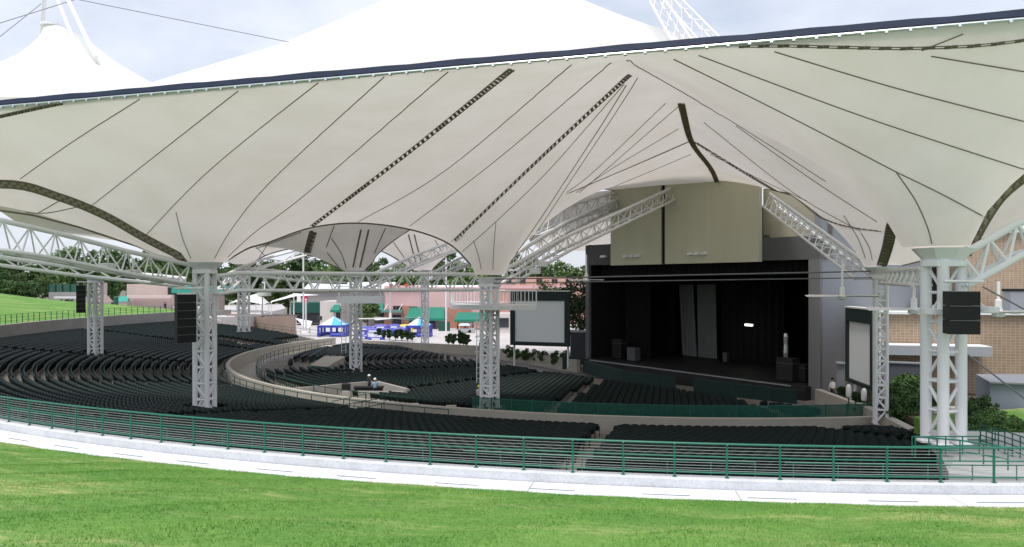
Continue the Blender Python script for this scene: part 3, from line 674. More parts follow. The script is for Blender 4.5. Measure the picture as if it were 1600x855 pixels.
# speakers
def array(px0, px1, y0, y1, d, n, label, rz=0, split=False):
    x, y = P((px0+px1)/2, d); z1 = CZ-(y0-440)/F*d; z0 = CZ-(y1-440)/F*d; w = (px1-px0)/F*d; h = (z1-z0)/n
    t = thing('line_array', label, 'speaker', (x,y,z0), 'hanging line array speakers')
    for k in range(n):
        tilt = .06*(k-n/2)
        mbx = MB(); zz = z1-(k+.5)*h
        prof = [(-.5,-.34),(.5,-.34),(.42,.34),(-.42,.34)]
        mbx.prism([(x+math.cos(rz)*a*w-math.sin(rz)*b*w, y+math.sin(rz)*a*w+math.cos(rz)*b*w) for a,b in prof], zz-h*.485, zz+h*.485)
        o = obj('speaker_box', mbx, 'speaker_black', t)
        obj('grille_strip', MB().box((x-math.sin(rz)*(-.352)*w, y+math.cos(rz)*(-.352)*w, zz+h*.47), (w*.94, .03, .035), rz), 'galvanised_dark', o)
    strut('rigging_bar', t, (x-w*.3*math.cos(rz),y-w*.3*math.sin(rz),z1), (x-w*.3*math.cos(rz),y-w*.3*math.sin(rz),z1+.35), .03, 'galvanised')
    strut('rigging_bar', t, (x+w*.3*math.cos(rz),y+w*.3*math.sin(rz),z1), (x+w*.3*math.cos(rz),y+w*.3*math.sin(rz),z1+.35), .03, 'galvanised')
    strut('hanger_beam', t, (x-w*.55,y,z1+.37), (x+w*.9,y+.2,z1+.37), .06, 'white_steel')
array(1477, 1523, 455, 522, 29.3, 3, 'black hanging speaker stack on the thick right column', rz=-.12)
array(274, 303, 460, 535, 47.5, 6, 'tall black hanging speaker stack left of the left column', rz=.75)
array(120, 133, 446, 489, 83, 6, 'small far black speaker stack beside the far left column', rz=.5)

# ceiling fans
def fan(px, py, d, top, rad, a0, label, nb=6, tilt=0):
    c = W(px, py, d); zt = CZ-(top-440)/F*d
    t = thing('ceiling_fan', label, 'fan', tuple(c), 'large ceiling fans')
    strut('drop_pole', t, (c.x,c.y,c.z), (c.x,c.y,zt), .07, 'white_steel')
    obj('motor_hub', MB().lathe((c.x,c.y,c.z-.22), [(.1,0),(.26,.04),(.26,.25),(.14,.3),(.14,.75),(.08,.8)], 14), 'white_steel', t, sm=True)
    for k in range(nb):
        a = a0+2*math.pi*k/nb; dx, dy = math.cos(a), math.sin(a); nx, ny = -dy, dx; vs = []
        for s_, wd in ((.22,.13),(.6,.19),(rad,.13)):
            z = c.z+.02-.05*s_*0
            vs += [(c.x+dx*s_-nx*wd, c.y+dy*s_-ny*wd, z+.05), (c.x+dx*s_+nx*wd, c.y+dy*s_+ny*wd, z-.02), (c.x+dx*s_+nx*wd, c.y+dy*s_+ny*wd, z-.05), (c.x+dx*s_-nx*wd, c.y+dy*s_-ny*wd, z+.02)]
        obj('blade', MB().add(vs, [(4*i+j, 4*i+(j+1)%4, 4*i+4+(j+1)%4, 4*i+4+j) for i in range(2) for j in range(4)]+[(3,2,1,0),(8,9,10,11)]), 'white_steel', t)
fan(1316, 463, 46, 405, 2.3, .12, 'white ceiling fan hanging before the right edge of the stage opening')
fan(916, 438, 62, 398, 1.5, .3, 'white ceiling fan hanging at the left edge of the stage opening')
fan(1428, 484, 36, 448, 2.3, .1, 'white ceiling fan between the two right columns')
fan(1560, 488, 34, 440, 1.8, .35, 'white ceiling fan right of the thick right column')
fan(410, 493, 90, 445, 4.2, .05, 'grey ceiling fan before the brown retaining wall')
fan(610, 498, 74, 455, 3.0, .2, 'pale ceiling fan hanging under the central truss')
# round drum lights under the left trusses
for i, (px, py, d) in enumerate(((168,418,46),(207,428,47.5),(247,437,49),(413,458,54),(848,413,62),(836,424,61))):
    c = W(px, py, d); t = thing('drum_light', ['first','second','third'][i]+' pale drum light along the big left truss, counted from the left' if i < 3 else ['pale drum light under the central truss near the left column','upper pale drum light beside the sloping centre truss','lower pale drum light beside the sloping centre truss'][i-3], 'light fixture', tuple(c))
    obj('housing', MB().lathe(tuple(c), [(.3,-.25),(.46,-.2),(.46,.2),(.3,.26)], 18), 'grey_steel', t, sm=True); strut('bracket', t, c, c+Vector((0,.1,.75)), .05, 'grey_steel')
for i, (px, py, d) in enumerate(((1457,487,30.6),(1545,484,31.5))):
    c = W(px, py, d); t = thing('drum_light', ['white drum collar left of the thick right column','white drum collar right of the black speaker stack'][i], 'light fixture', tuple(c))
    obj('housing', MB().lathe(tuple(c), [(.3,-.12),(.38,-.1),(.38,.1),(.3,.12)], 20), 'white_steel', t, sm=True); strut('bracket', t, c, c+Vector((.1*(1 if i == 0 else -3),.1,.25)), .04, 'white_steel')

# platform with railing on the middle column, ladder cage
zf = CZ-(484-440)/F*57
t = thing('railed_platform', 'grey steel platform with picket railing around the middle column', 'platform', (-1.7,57,zf))
pl = [P(703,58.5), P(770,55.6), P(838,56.2), P(838,59.5), P(770,60.5), P(708,61)]
obj('deck', MB().prism(pl, zf, zf+.35), 'grey_steel', t)
for a, b in zip(pl, pl[1:]+pl[:1]):
    a = Vector((*a, zf+.35)); b = Vector((*b, zf+.35)); L_ = (b-a).length
    strut('top_rail', t, a+Vector((0,0,1.05)), b+Vector((0,0,1.05)), .04, 'white_steel', 6); strut('mid_rail', t, a+Vector((0,0,.12)), b+Vector((0,0,.12)), .03, 'white_steel', 6)
    strut('corner_post', t, a, a+Vector((0,0,1.08)), .05, 'white_steel', 6)
    n = int(L_/.28)
    for k in range(1, n): strut('picket', t, a+(b-a)*k/n+Vector((0,0,.12)), a+(b-a)*k/n+Vector((0,0,1.05)), .018, 'white_steel', 5)
def cage(px, d, y0, y1, label):
    x, y = P(px, d); z1 = CZ-(y0-440)/F*d; z0 = CZ-(y1-440)/F*d
    t = thing('caged_ladder', label, 'ladder', (x,y,z0))
    for dx in (-.24,.24): strut('stile', t, (x+dx,y,z0), (x+dx,y,z1), .035, 'grey_steel', 6)
    k = z0+.3
    while k < z1: strut('rung', t, (x-.24,y,k), (x+.24,y,k), .02, 'grey_steel', 5); k += .4
    k = z0+2.3
    while k < z1:
        obj('cage_hoop', MB().poly([(x+.36*math.sin(a)*1.0, y-.38+.38*math.cos(a)*1.0, k) for a in np.linspace(-2.9,2.9,11)], .025, 5), 'grey_steel', t); k += 1.1
    return t
x0, x1 = P(528,80)[0], P(598,80)[0]; za = CZ-(474-440)/F*80; zb = CZ-(463-440)/F*80
t = thing('service_platform', 'grey hanging service platform across the caged ladder column', 'platform', (x0,80,za))
obj('deck', MB().prism([(x0,79.4),(x1,79.4),(x1,81.6),(x0,81.6)], za, zb), 'grey_steel', t)
for xx in (x0+.2,x1-.2): strut('hanger', t, (xx,79.6,zb), (xx,80.4,CZ+.3), .06, 'grey_steel'); strut('guard_bar', t, (xx,79.5,zb), (xx,79.5,zb+1.0), .04, 'grey_steel')
strut('guard_rail', t, (x0,79.5,zb+1.0), (x1,79.5,zb+1.0), .04, 'grey_steel')
cage(750, 56.6, 490, 598, 'caged ladder up to the middle platform'); cage(537, 84, 460, 552, 'caged ladder on the column beside the curved wall')
# ================================================================ WALLS, RAILINGS, LAWN
mb = MB(); ring_strip(mb, 75.9, CZ-7.3, 75.6, CZ-7.3, -14, 62); struct('back_aisle_floor', mb, 'terrace_concrete')
mb = MB(); wall_ring(mb, 76.08, 76.7, CZ-7.6, CZ-6.2, -14, 62, .8)
kerb = struct('kerb', mb, 'kerb_concrete')
mb = MB(); wall_ring(mb, 75.85, 76.075, CZ-8, lambda a: CZ-6.5, -14, 62); struct('terrace_back_wall', mb, 'wall_concrete')
# walkway slabs with open joints
walk = MB(); wall_ring(walk, 76.72, 80.6, CZ-7.0, CZ-6.56, -14, 62, .8); walkway = struct('walkway', walk, 'joint_dark')
step_ = 4.7; a = -12.0; i = 0
while a < 42:
    mb = MB(); wall_ring(mb, 76.75, 80.5, CZ-6.8, CZ-6.47, a+.009, a+step_-.009, .8); obj('paving_slab', mb, 'concrete_light', walkway); a += step_
a = -9.0; i = 0
while a < 40:
    L0 = 1.9 if i % 2 else 1.7
    mb = MB(); wall_ring(mb, 77.52, 77.585, CZ-6.5, CZ-6.464, a, a+1.05, .3)
    obj('slot_drain', mb, 'slot_dark', walkway); a += L0*1.35; i += 1
# front railing
rail = thing('front_railing', 'long green steel railing with thin horizontal cables along the pale kerb', 'railing', arc(76.35, 10, CZ-6.2))
RR = 76.35
def arc_pts(r, a0, a1, z, step=.8): n = max(2, int((a1-a0)/step)); return [arc(r, a0+(a1-a0)*k/n, z) for k in range(n+1)]
for nm, h, r_ in (('top_rail',1.07,.036), ('mid_rail',.66,.024), ('bottom_rail',.16,.026)):
    obj(nm, MB().poly(arc_pts(RR, -13, 45, CZ-6.2+h), r_, 7), 'rail_green', rail, sm=True)
for h in (.96,.86,.76,.56,.47,.38,.29,.22): obj('wire_cable', MB().poly(arc_pts(RR, -13, 45, CZ-6.2+h), .009, 4), 'wire', rail)
a = -12.5; pm = None
while a < 45:
    p = arc(RR, a, CZ-6.2)
    if pm is None:
        q = MB().box((0,0,.5), (.055,.055,1.0)).box((0,-.0,.01), (.13,.13,.02)); q.poly([(0,0,.98),(0,.01,1.02),(0,-.05,1.06)], .028, 5)
        pm = q.mesh('post'); pm.materials.append(MATS['rail_green'])
    o = bpy.data.objects.new('post', pm); COL.objects.link(o); o.parent = rail; o.location = Vector(p)-ORG[rail.name]; o.rotation_euler.z = -R(a); a += 1.215
# second handrail down behind the kerb
for lb, a0, a1 in (('short green handrail behind the front railing right of centre', -1, 5.5), ('green handrail behind the front railing in the middle', 6.2, 13.5), ('green handrail behind the front railing left of centre', 14.6, 22), ('green handrail behind the front railing near the left column', 23, 31)):
    t = thing('handrail', lb, 'handrail', arc(75.75, a0, CZ-6.9), 'green handrails behind the front railing')
    z = CZ-6.45
    obj('top_rail', MB().poly(arc_pts(75.75, a0, a1, z+.65, .6), .026, 6), 'rail_green', t)
    k = a0
    while k <= a1+.01: p = arc(75.75, k, CZ-7.3); strut('post', t, p, (p[0],p[1],z+.65), .02, 'rail_green', 6); k += 1.05
# inner parapet round the upper tier
PAR = CZ-8.95
mb = MB(); wall_ring(mb, 49.5, 49.9, CZ-10.5, PAR, -13, 117)
w_ = obj('parapet_wall', mb, 'beige_concrete', origin=arc(51,40,CZ-10.3)); tag(w_, 'long curved beige concrete wall between the upper and lower seating', 'wall')
for lb, r_, a0, a1, z0, h in (('dark green rail in front of the upper seats on the left curve', 50.35, 24, 58, CZ-9.95, .95), ('dark green rail on the curved concourse at far left', 46.8, 30, 112, CZ-10.2, 1.15), ('dark green rail at the far end of the upper seats', 50.3, 62, 108, CZ-9.95, .9)):
    t = thing('guard_rail', lb, 'railing', arc(r_,a0,z0), 'dark green guard rails round the seating')
    for f in (1,.55,.2): obj('rail_bar', MB().poly(arc_pts(r_,a0,a1,z0+h*f,1.2), .035, 5), 'dark_green', t)
    k = a0
    while k <= a1: p = arc(r_,k,z0); strut('post', t, p, (p[0],p[1],z0+h), .035, 'dark_green', 5); k += 2.2
# green mesh fence along the concourse
t = thing('mesh_fence', 'bright green picket fence along the concourse below the near upper seats', 'fence', arc(46.9,5,CZ-10.2))
k = -13.0
while k < 23.5:
    z = CZ-9.78; n = 22; mbp = MB()
    for q in range(n+1):
        p = arc(46.9, k+1.9*q/n, z); mbp.box((p[0],p[1],z+.62), (.04,.03,1.05))
    mbp.poly(arc_pts(46.9,k,k+1.9,z+1.17,1), .035, 5).poly(arc_pts(46.9,k,k+1.9,z+.12,1), .03, 5)
    obj('fence_panel', mbp, 'mesh_green', t); p = arc(46.9,k,z); strut('post', t, (p[0],p[1],z-.55), (p[0],p[1],z+1.25), .045, 'mesh_green', 6); k += 1.94
for i, (px, py, d) in enumerate(((646,634,58),(705,637,57),(1389,664,49.5))):
    c = W(px, py+6, d); t = thing('concrete_pier', ['beige block on the curved wall left of the middle column','beige block beside the middle column base','small beige block at the foot of the slim right column'][i], 'pier', tuple(c))
    obj('shaft', MB().box((c.x,c.y,c.z), (.68,.5,.75), .1), 'beige_concrete', t); obj('cap', MB().box((c.x,c.y,c.z+.40), (.76,.58,.07), .1), 'beige_concrete', t)
# short end rails by the steps on the parapet
for i, (x0, x1, d) in enumerate(((520,572,55.5),(553,600,54.5))):
    a_ = W(x0, 640 if i == 0 else 645, d); b_ = W(x1, 637 if i == 0 else 642, d+.7); t = thing('stair_rail', ['upper','lower'][i]+' small green stair rail at the curved beige wall', 'handrail', tuple(a_))
    for h in (.55,1.0): strut('rail_bar', t, a_+Vector((0,0,h-.4)), b_+Vector((0,0,h)), .03, 'dark_green', 6)
    for p, h in ((a_,.6),(b_,1.0),((a_+b_)/2,.8)): strut('post', t, p-Vector((0,0,.3)), p+Vector((0,0,h)), .03, 'dark_green', 6)

# lawn in front
def lawn_z(x, y):
    r = math.hypot(x-K.x, y-K.y); e = max(0, r-78.15)
    return CZ-6.47 - .03 + min(.12, e*.25) + e*.205 + .05*math.sin(x*.7+y*.4)*min(1,e/3) + .04*math.sin(x*1.9-y*1.3)*min(1,e/3)
xs = np.linspace(-60, 50, 190); vs = []; fs = []; nr = 60
for i in range(nr):
    for j, an in enumerate(np.linspace(-26, 60, 200)):
        rr_ = 78.15+.12*math.sin(an*3.1)+.10*math.sin(an*8.3+1)+.07*math.sin(an*21) + (i/(nr-1))**1.3*34
        p = arc(rr_, an, 0); vs.append((p[0], p[1], lawn_z(p[0], p[1])))
for i in range(nr-1):
    for j in range(199): fs.append((i*200+j, i*200+j+1, (i+1)*200+j+1, (i+1)*200+j))
mb = MB(); mb.v = vs; mb.f = fs
struct('lawn', mb, 'lawn', sm=True)
# grass blades
N = 230000
d_ = 9.0+15*RNG.random(N)**.8; x_ = (RNG.random(N)*2-1)*.72*d_*1.05
d_ = np.where(RNG.random(N) < .3, 20+13*RNG.random(N), d_); x_ = np.where(d_ > 24, -(.1+.62*RNG.random(N))*d_, (RNG.random(N)*2-1)*.72*d_)
rk = np.hypot(x_-K.x, d_-K.y); ok = rk > 78.12+.1*np.sin(x_*1.7)+.08*np.sin(x_*5.1); x_ = x_[ok]; d_ = d_[ok]; n = len(x_)
z_ = np.array([lawn_z(a, b) for a, b in zip(x_, d_)])
an = RNG.random(n)*6.283; hh = (.022+.034*RNG.random(n)**2)*np.where(RNG.random(n) < .004, 2.4, 1); ww = .005+.005*RNG.random(n); ln = .5+.9*RNG.random(n)
la = RNG.random(n)*6.283
co = np.empty((n,3,3)); co[:,0] = np.stack([x_-ww*np.cos(an), d_-ww*np.sin(an), z_-.01], 1); co[:,1] = np.stack([x_+ww*np.cos(an), d_+ww*np.sin(an), z_-.01], 1)
co[:,2] = np.stack([x_+hh*ln*np.cos(la), d_+hh*ln*np.sin(la), z_+hh], 1)
def fast_mesh(name, co, faces_per, nv):
    me = bpy.data.meshes.new(name); v = co.reshape(-1,3); me.vertices.add(len(v)); me.vertices.foreach_set('co', v.astype(np.float32).ravel())
    fl = np.asarray(faces_per); sizes = np.asarray([nv]*(len(fl)//nv))
    me.loops.add(len(fl)); me.loops.foreach_set('vertex_index', fl.astype(np.int32)); me.polygons.add(len(sizes))
    me.polygons.foreach_set('loop_start', (np.arange(len(sizes))*nv).astype(np.int32)); me.update(calc_edges=True); me.validate(); return me
g = obj('grass', fast_mesh('grass', co, np.arange(3*n), 3), 'grass_blade', kind='stuff')

# lawn hill beyond the far left wall
vs = []; fs = []; ni, nj = 26, 60
for i in range(ni):
    for j in range(nj):
        an = 55+60*j/(nj-1); r_ = 76.0+(i/(ni-1))**1.2*95; p = arc(r_, an, 0)
        fall = max(0, an-106)/9
        dr = 5.12-(r_-76)*.082*(1-.75*fall**2) + .12*math.sin(p[0]*.21)*min(1,(r_-76)/9)+.1*math.sin(p[1]*.17)*min(1,(r_-76)/9)
        vs.append((p[0], p[1], CZ-dr))
for i in range(ni-1):
    for j in range(nj-1): fs.append((i*nj+j, i*nj+j+1, (i+1)*nj+j+1, (i+1)*nj+j))
mb = MB(); mb.v = vs; mb.f = fs; struct('lawn_hill', mb, 'lawn', sm=True)
mb = MB(); wall_ring(mb, 75.35, 75.95, CZ-8.2, lambda a: CZ-6.2+1.2*min(1,max(0,(a-48)/18)), 48, 119)
w_ = obj('retaining_wall', mb, 'wall_concrete', origin=arc(75.6,90,CZ-7)); tag(w_, 'long grey concrete retaining wall below the far left lawn', 'wall')
t = thing('picket_fence', 'thin dark fence on the wall edge of the far left lawn', 'fence', arc(76.6,90,CZ-5.1))
for h in (.35,.75,1.1): obj('rail_bar', MB().poly(arc_pts(76.7, 66, 117, CZ-5.08+h, 1.5), .02, 4), 'dark_green', t)
k = 66
while k < 117: p = arc(76.7,k,CZ-5.15); strut('post', t, p, (p[0],p[1],p[2]+1.2), .045, 'dark_green', 5); k += .92

# ================================================================ SEATS
def chair_parts():
    """seat facing +Y; origin on the floor under the back"""
    back = MB(); w = .245; n = 8; vs = []
    prof = []
    for k in range(n+1):
        u = -1+2*k/n; top = .86-.07*abs(u)**3.5; prof.append((u*w, top))
    for yy in (0, 1):
        for z_row in (0, 1):
            for (x, top) in prof:
                z = .40 if z_row == 0 else top; lean = -.10*(z-.4)/.46; cv = .05*(1-(x/w)**2)
                vs.append((x, lean-cv*.6+(.045 if yy else 0), z))
    m = n+1; fs = []
    for k in range(n):
        fs += [(k, k+1, m+k+1, m+k), (2*m+k+1, 2*m+k, 3*m+k, 3*m+k+1), (m+k, m+k+1, 3*m+k+1, 3*m+k), (k+1, k, 2*m+k, 2*m+k+1)]
    fs += [(0, m, 3*m, 2*m), (n, 2*m+n, 3*m+n, m+n)]
    back.add(vs, fs)
    seat = MB()
    seat.add([(-.22,.07,.40),(.22,.07,.40),(.23,.20,.78),(-.23,.20,.78),(-.22,.13,.38),(.22,.13,.38),(.21,.25,.77),(-.21,.25,.77)], [(3,2,1,0),(4,5,6,7),(0,1,5,4),(1,2,6,5),(2,3,7,6),(3,0,4,7)])
    fr = []
    for s in (-1, 1):
        f = MB(); f.box((s*.27,.12,.30), (.035,.07,.60)); f.box((s*.27,.14,.62), (.045,.34,.04)); f.box((s*.27,.12,.012), (.06,.22,.024)); fr.append(f)
    return back, seat, fr
cb, cs, cf = chair_parts()
AISLES_U = [-4.6, 11, 32, 53, 74, 95]; AISLES_I = [-4, 17, 38, 60, 82, 104]
INW = [(-24.0,118.0), (-3.6,107.0), (8.0,87.8)]      # parapet behind the lower tier
def behind_inw(x, y):
    for (x0,y0),(x1,y1) in zip(INW[:-1], INW[1:]):
        if x0 <= x <= x1: return y > y0+(y1-y0)*(x-x0)/(x1-x0)-1.2
    return x > INW[-1][0] and y > 87 or (x < -24 and y > 117)
COLS = [P(1475,31),P(321,50),P(765,58),P(1376,50),P(149,85),P(381,110),P(556,85),P(664,115)]
seats = []
for tier, rows, lim, ais in (('u', UP_ROWS, (-12,115), AISLES_U), ('i', IN_ROWS, (-24,128), AISLES_I)):
    for r_ in rows[:-1] if tier == 'u' else rows:
        z = CZ-(up_drop(r_) if tier == 'u' else in_drop(r_)); st = .56/r_*57.2958; a = lim[0]
        while a < lim[1]:
            a += st; p = arc(r_-.02, a, z); x, y = p[0], p[1]
            if any(abs(a-q)*r_/57.3 < .68 for q in ais): continue
            if any((x-c[0])**2+(y-c[1])**2 < 1.5**2 for c in COLS): continue
            if tier == 'u':
                if x > 14.7+(y-26)*.49: continue
                if 101 < a < 104.5 and r_ < 62: continue
                if a > 108 and r_ < 56: continue
            else:
                if stage_dist(x, y) < 8.5 or behind_inw(x, y): continue
                if x > 15+ (y-40)*.47: continue
                if inside([(-19.5,66.2),(-13.0,71.3),(-8.7,65.9),(-9.0,64.4),(-14.5,64.9)], x, y): continue
                if r_ > 43.5 and a > 66: continue
                if inside([(-25,84),(-19.5,84),(-19.5,95),(-26,95)], x, y): continue
            seats.append((x, y, z, -R(a), r_))
print('seats', len(seats))
def vis_rank(s):
    x, y = s[0], s[1]; inside_ = abs(x/y) < .66
    return (0 if inside_ else 1, y)
order = sorted(range(len(seats)), key=lambda i: vis_rank(seats[i])); near = set(order[:300])
ROWW = ['last','second last','third last','fourth last','fifth last','sixth last','seventh last','eighth last','ninth last','tenth last','eleventh last','twelfth last']
def ordn(n): return '%d%s' % (n, 'th' if 10 <= n % 100 <= 20 else {1:'st',2:'nd',3:'rd'}.get(n % 10, 'th'))
row_of = {}
for i, s in enumerate(seats):
    if s[4] > 50: row_of.setdefault(round(s[4], 3), []).append(i)
row_keys = sorted(row_of, reverse=True); seat_pos = {}
for ri, k in enumerate(row_keys):
    for j, i in enumerate(sorted(row_of[k], key=lambda i: -seats[i][0]/seats[i][1])): seat_pos[i] = (ri, j+1)
def seat_label(i):
    ri, j = seat_pos[i]; return 'dark green folding seat, %s row behind the railing, %s from the right' % (ROWW[ri], ordn(j))
meshes = []
for nm, q in (('backrest', cb), ('seat_pan', cs), ('side_frame', cf[0]), ('side_frame', cf[1])):
    me = q.mesh(nm); bm = bmesh.new(); bm.from_mesh(me); bmesh.ops.recalc_face_normals(bm, faces=bm.faces); bm.to_mesh(me); bm.free()
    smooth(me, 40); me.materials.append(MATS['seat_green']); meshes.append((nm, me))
for i in order[:300]:
    x, y, z, rz, r_ = seats[i]
    t = bpy.data.objects.new('folding_seat', None); COL.objects.link(t); t.location = (x,y,z); t.rotation_euler.z = rz; t.empty_display_size = .1
    tag(t, seat_label(i), 'seat', 'folding seats nearest the front railing')
    for nm, me in meshes:
        o = bpy.data.objects.new(nm, me); COL.objects.link(o); o.parent = t
rest = [seats[i] for i in order[300:]]
pv = []; pf = []
for q in (cb, cs, cf[0], cf[1]):
    o = len(pv); pv += q.v; pf += [tuple(i+o for i in f) for f in q.f]
pv = np.array(pv); q4 = np.array([f if len(f) == 4 else (*f, f[-1]) for f in pf]); S = np.array(rest); ca, sa = np.cos(S[:,3]), np.sin(S[:,3])
co = np.empty((len(S), len(pv), 3)); co[:,:,0] = S[:,0:1]+ca[:,None]*pv[:,0]-sa[:,None]*pv[:,1]; co[:,:,1] = S[:,1:2]+sa[:,None]*pv[:,0]+ca[:,None]*pv[:,1]; co[:,:,2] = S[:,2:3]+pv[:,2]
fc = (q4[None]+(np.arange(len(S))*len(pv))[:,None,None]).ravel()
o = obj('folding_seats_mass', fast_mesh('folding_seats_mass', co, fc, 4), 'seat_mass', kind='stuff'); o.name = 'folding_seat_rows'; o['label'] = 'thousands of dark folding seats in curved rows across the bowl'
# ================================================================ STAGE HOUSE
def sp(s, t, z): p = stg(s, t); return (p.x, p.y, z)
def sbox(mb, s0, s1, t0, t1, z0, z1):
    return mb.prism([tuple(stg(s0,t0)), tuple(stg(s1,t0)), tuple(stg(s1,t1)), tuple(stg(s0,t1))], z0, z1)
def sx(px, t):
    k = (px-800)/F; a = ST0+SN*t; return (k*a.y-a.x)/(SD.x-k*SD.y)
DK = CZ-9.0; OT = CZ+1.9
house = thing('stage_house', 'large dark stage house with beige hanging panels above a wide black opening', 'building', sp(SL/2,0,DK-1.4))
obj('stage_floor', sbox(MB(), -.2, SL-.1, -18, 1.2, DK-1.6, DK), 'stage_floor', house)
obj('stage_lip', sbox(MB(), 1, SL-1.5, 1.203, 1.28, DK-.10, DK+.02), 'lip_grey', house)
obj('back_wall', sbox(MB(), -1, SL+1, -18.6, -18.003, DK-1, CZ+9), 'black', house)
obj('left_wall', sbox(MB(), -.8, -.21, -18, -.003, DK-1, CZ+4.3), 'black', house)
obj('right_wall', sbox(MB(), SL+.003, SL+.7, -17.9, -.003, DK-1.5, CZ+5.8), 'side_grey', house)
obj('ceiling', sbox(MB(), -.5, SL+.5, -18, -.703, CZ+2.6, CZ+3.0), 'black', house)
obj('jamb', sbox(MB(), -.8, -.2, 0, .35, DK-1.4, CZ+1.9), 'jamb_grey', house)
obj('jamb', sbox(MB(), SL-.35, SL+.75, 0, .35, DK-1.4, CZ+1.9), 'jamb_grey', house)
obj('fascia', sbox(MB(), -.8, SL*.145, -.7, .35, OT+.003, CZ+4.25), 'pros_grey', house)
obj('fascia', sbox(MB(), SL*.145+.003, SL*.825, -.7, -.1, OT+.003, CZ+4.25), 'pros_grey', house)
obj('fascia', sbox(MB(), SL*.825+.003, SL+.75, -.7, .35, OT+.003, CZ+3.95), 'pros_grey', house)
obj('upper_wall', sbox(MB(), SL*.8, SL+.7, -1.6, -.75, CZ+2.0, CZ+8.6), 'panel_tan', house)
for s0, s1 in ((.14,.405),(.425,.825)):
    s0 *= SL; s1 *= SL
    p = obj('hanging_panel', sbox(MB(), s0, s1, .36, .8, CZ+1.8, CZ+11.2), 'panel_beige', house)
    # ribs standing a little proud of the sheet
    n = int((s1-s0)/.42)
    for k in range(n): pass
    for c in (((s0+s1)/2-.4, 3) if s0 < 8 else ((s0*.62+s1*.38), 3),):
        for k in range(3):
            q = stg(c[0]+(k-1)*.9, .98); l = obj('flood_light', MB().box((q.x,q.y,CZ+2.75), (.62,.3,.24), math.atan2(SD.y,SD.x), top=.8), 'white_steel', p)
obj('panel_gap', sbox(MB(), .4055*SL, .4245*SL, .3, .6, CZ+1.85, CZ+11), 'black', house)
obj('panel_header', sbox(MB(), .13*SL, .83*SL, .28, .355, CZ+9.0, CZ+11.3), 'black', house)
q = stg(SL*.09, .6); obj('flood_light', MB().box((q.x,q.y,CZ+2.85), (.9,.35,.26), math.atan2(SD.y,SD.x), top=.8), 'white_steel', house)
# drapes: wavy curtains hung inside
def curtain(label, s0, s1, t0, z0, z1, m, folds, amp=.22, skew=0, parent_name='stage_drape'):
    n = folds*6; vs = []
    for k in range(n+1):
        u = k/n; s_ = s0+(s1-s0)*u; w = amp*math.sin(u*folds*2*math.pi)
        a = stg(s_, t0+w); b = stg(s_+skew, t0+w*1.1); a2 = stg(s_, t0+w-.04); b2 = stg(s_+skew, t0+w*1.1-.04)
        vs += [(b.x,b.y,z0),(a.x,a.y,z1),(a2.x,a2.y,z1),(b2.x,b2.y,z0)]
    mb = MB().add(vs, [(4*k+j, 4*k+(j+1)%4, 4*k+4+(j+1)%4, 4*k+4+j) for k in range(n) for j in range(4)]+[(3,2,1,0),(4*n,4*n+1,4*n+2,4*n+3)])
    c = stg((s0+s1)/2, t0); t = thing(parent_name, label, 'curtain', (c.x,c.y,z0))
    obj('cloth', mb, m, t, sm=True); strut('batten', t, sp(s0,t0,z1+.05), sp(s1,t0,z1+.05), .05, 'galvanised_dark'); return t
curtain('dim grey curtain glimpsed in the left half of the black stage', sx(1061,-11.5), sx(1083,-11.5), -11.5, DK+.02, CZ-.4, 'drape_grey', 4, .12, .55)
curtain('broad dim grey curtain hanging mid stage in the black opening', sx(1089,-11.5), sx(1118,-11.5), -11.5, DK+.02, CZ-.4, 'drape_grey', 6, .12, .2)
curtain('black side drape at the left end of the stage', .4, 4.5, -5, DK+.02, CZ+2.2, 'drape', 8)
curtain('black side drape left of the grey stage curtains', sx(985,-12), sx(1055,-12), -12, DK+.02, CZ+2.2, 'drape', 9)
curtain('black side drape in the right half of the stage', sx(1126,-12.5), sx(1225,-12.5), -12.5, DK+.02, CZ+2.2, 'drape', 9)
curtain('black side drape at the right end of the stage', 26.5, 28.7, -6, DK+.02, CZ+2.2, 'drape', 5)
curtain('black border drape across the top of the stage opening', .3, 28.6, -1.2, CZ+.6, CZ+2.5, 'drape', 40, .12)
# lit tube lamp at the back of the stage
c = sp(sx(1170,-10.5), -10.5, CZ-(508-440)/F*(stg(sx(1170,-10.5),-10.5).y)); t = thing('stage_lamp', 'small lit tube lamp in the dark right half of the stage', 'lamp', c)
obj('tube', MB().box(c, (1.0,.12,.2), math.atan2(SD.y,SD.x)), 'lamp_glow', t); obj('reflector', MB().box((c[0]+.1,c[1]+.1,c[2]+.16), (1.1,.25,.08), math.atan2(SD.y,SD.x)), 'galvanised_dark', t)
def case(s_, t_, w, d, h, label, m='case_black', cat='case', name='road_case', z=DK):
    q = stg(s_, t_); t = thing(name, label, cat, (q.x,q.y,z)); a = math.atan2(SD.y,SD.x)
    obj('body', MB().box((q.x,q.y,z+.12+h/2), (w,d,h), a), m, t); obj('lid_edge', MB().box((q.x,q.y,z+.12+h*.78), (w+.03,d+.03,.05), a), 'galvanised_dark', t)
    for i in (-1,1):
        for j in (-1,1):
            p = stg(s_+i*w*.4, t_+j*d*.4); obj('caster', MB().lathe((p.x,p.y,z), [(.03,0),(.06,.03),(.06,.09),(.03,.12)], 8), 'black', t)
case(sx(990,-1.6), -1.6, 1.3, .8, 1.45, 'pale edged equipment case at the left of the stage', 'case_grey')
case(sx(968,-2.2), -2.2, 1.6, 1.0, 2.2, 'tall black speaker cabinet at the left of the stage')
case(sx(1231,-.8), -.8, 1.7, 1.1, 2.0, 'big black equipment case at the right end of the stage')
case(sx(1256,-1.6), -1.6, .9, .9, 1.5, 'smaller black case behind the big one at right of the stage')
case(sx(1134,-9), -9.0, .5, .4, 1.0, 'small pale box standing before the mid stage curtain', 'case_grey')
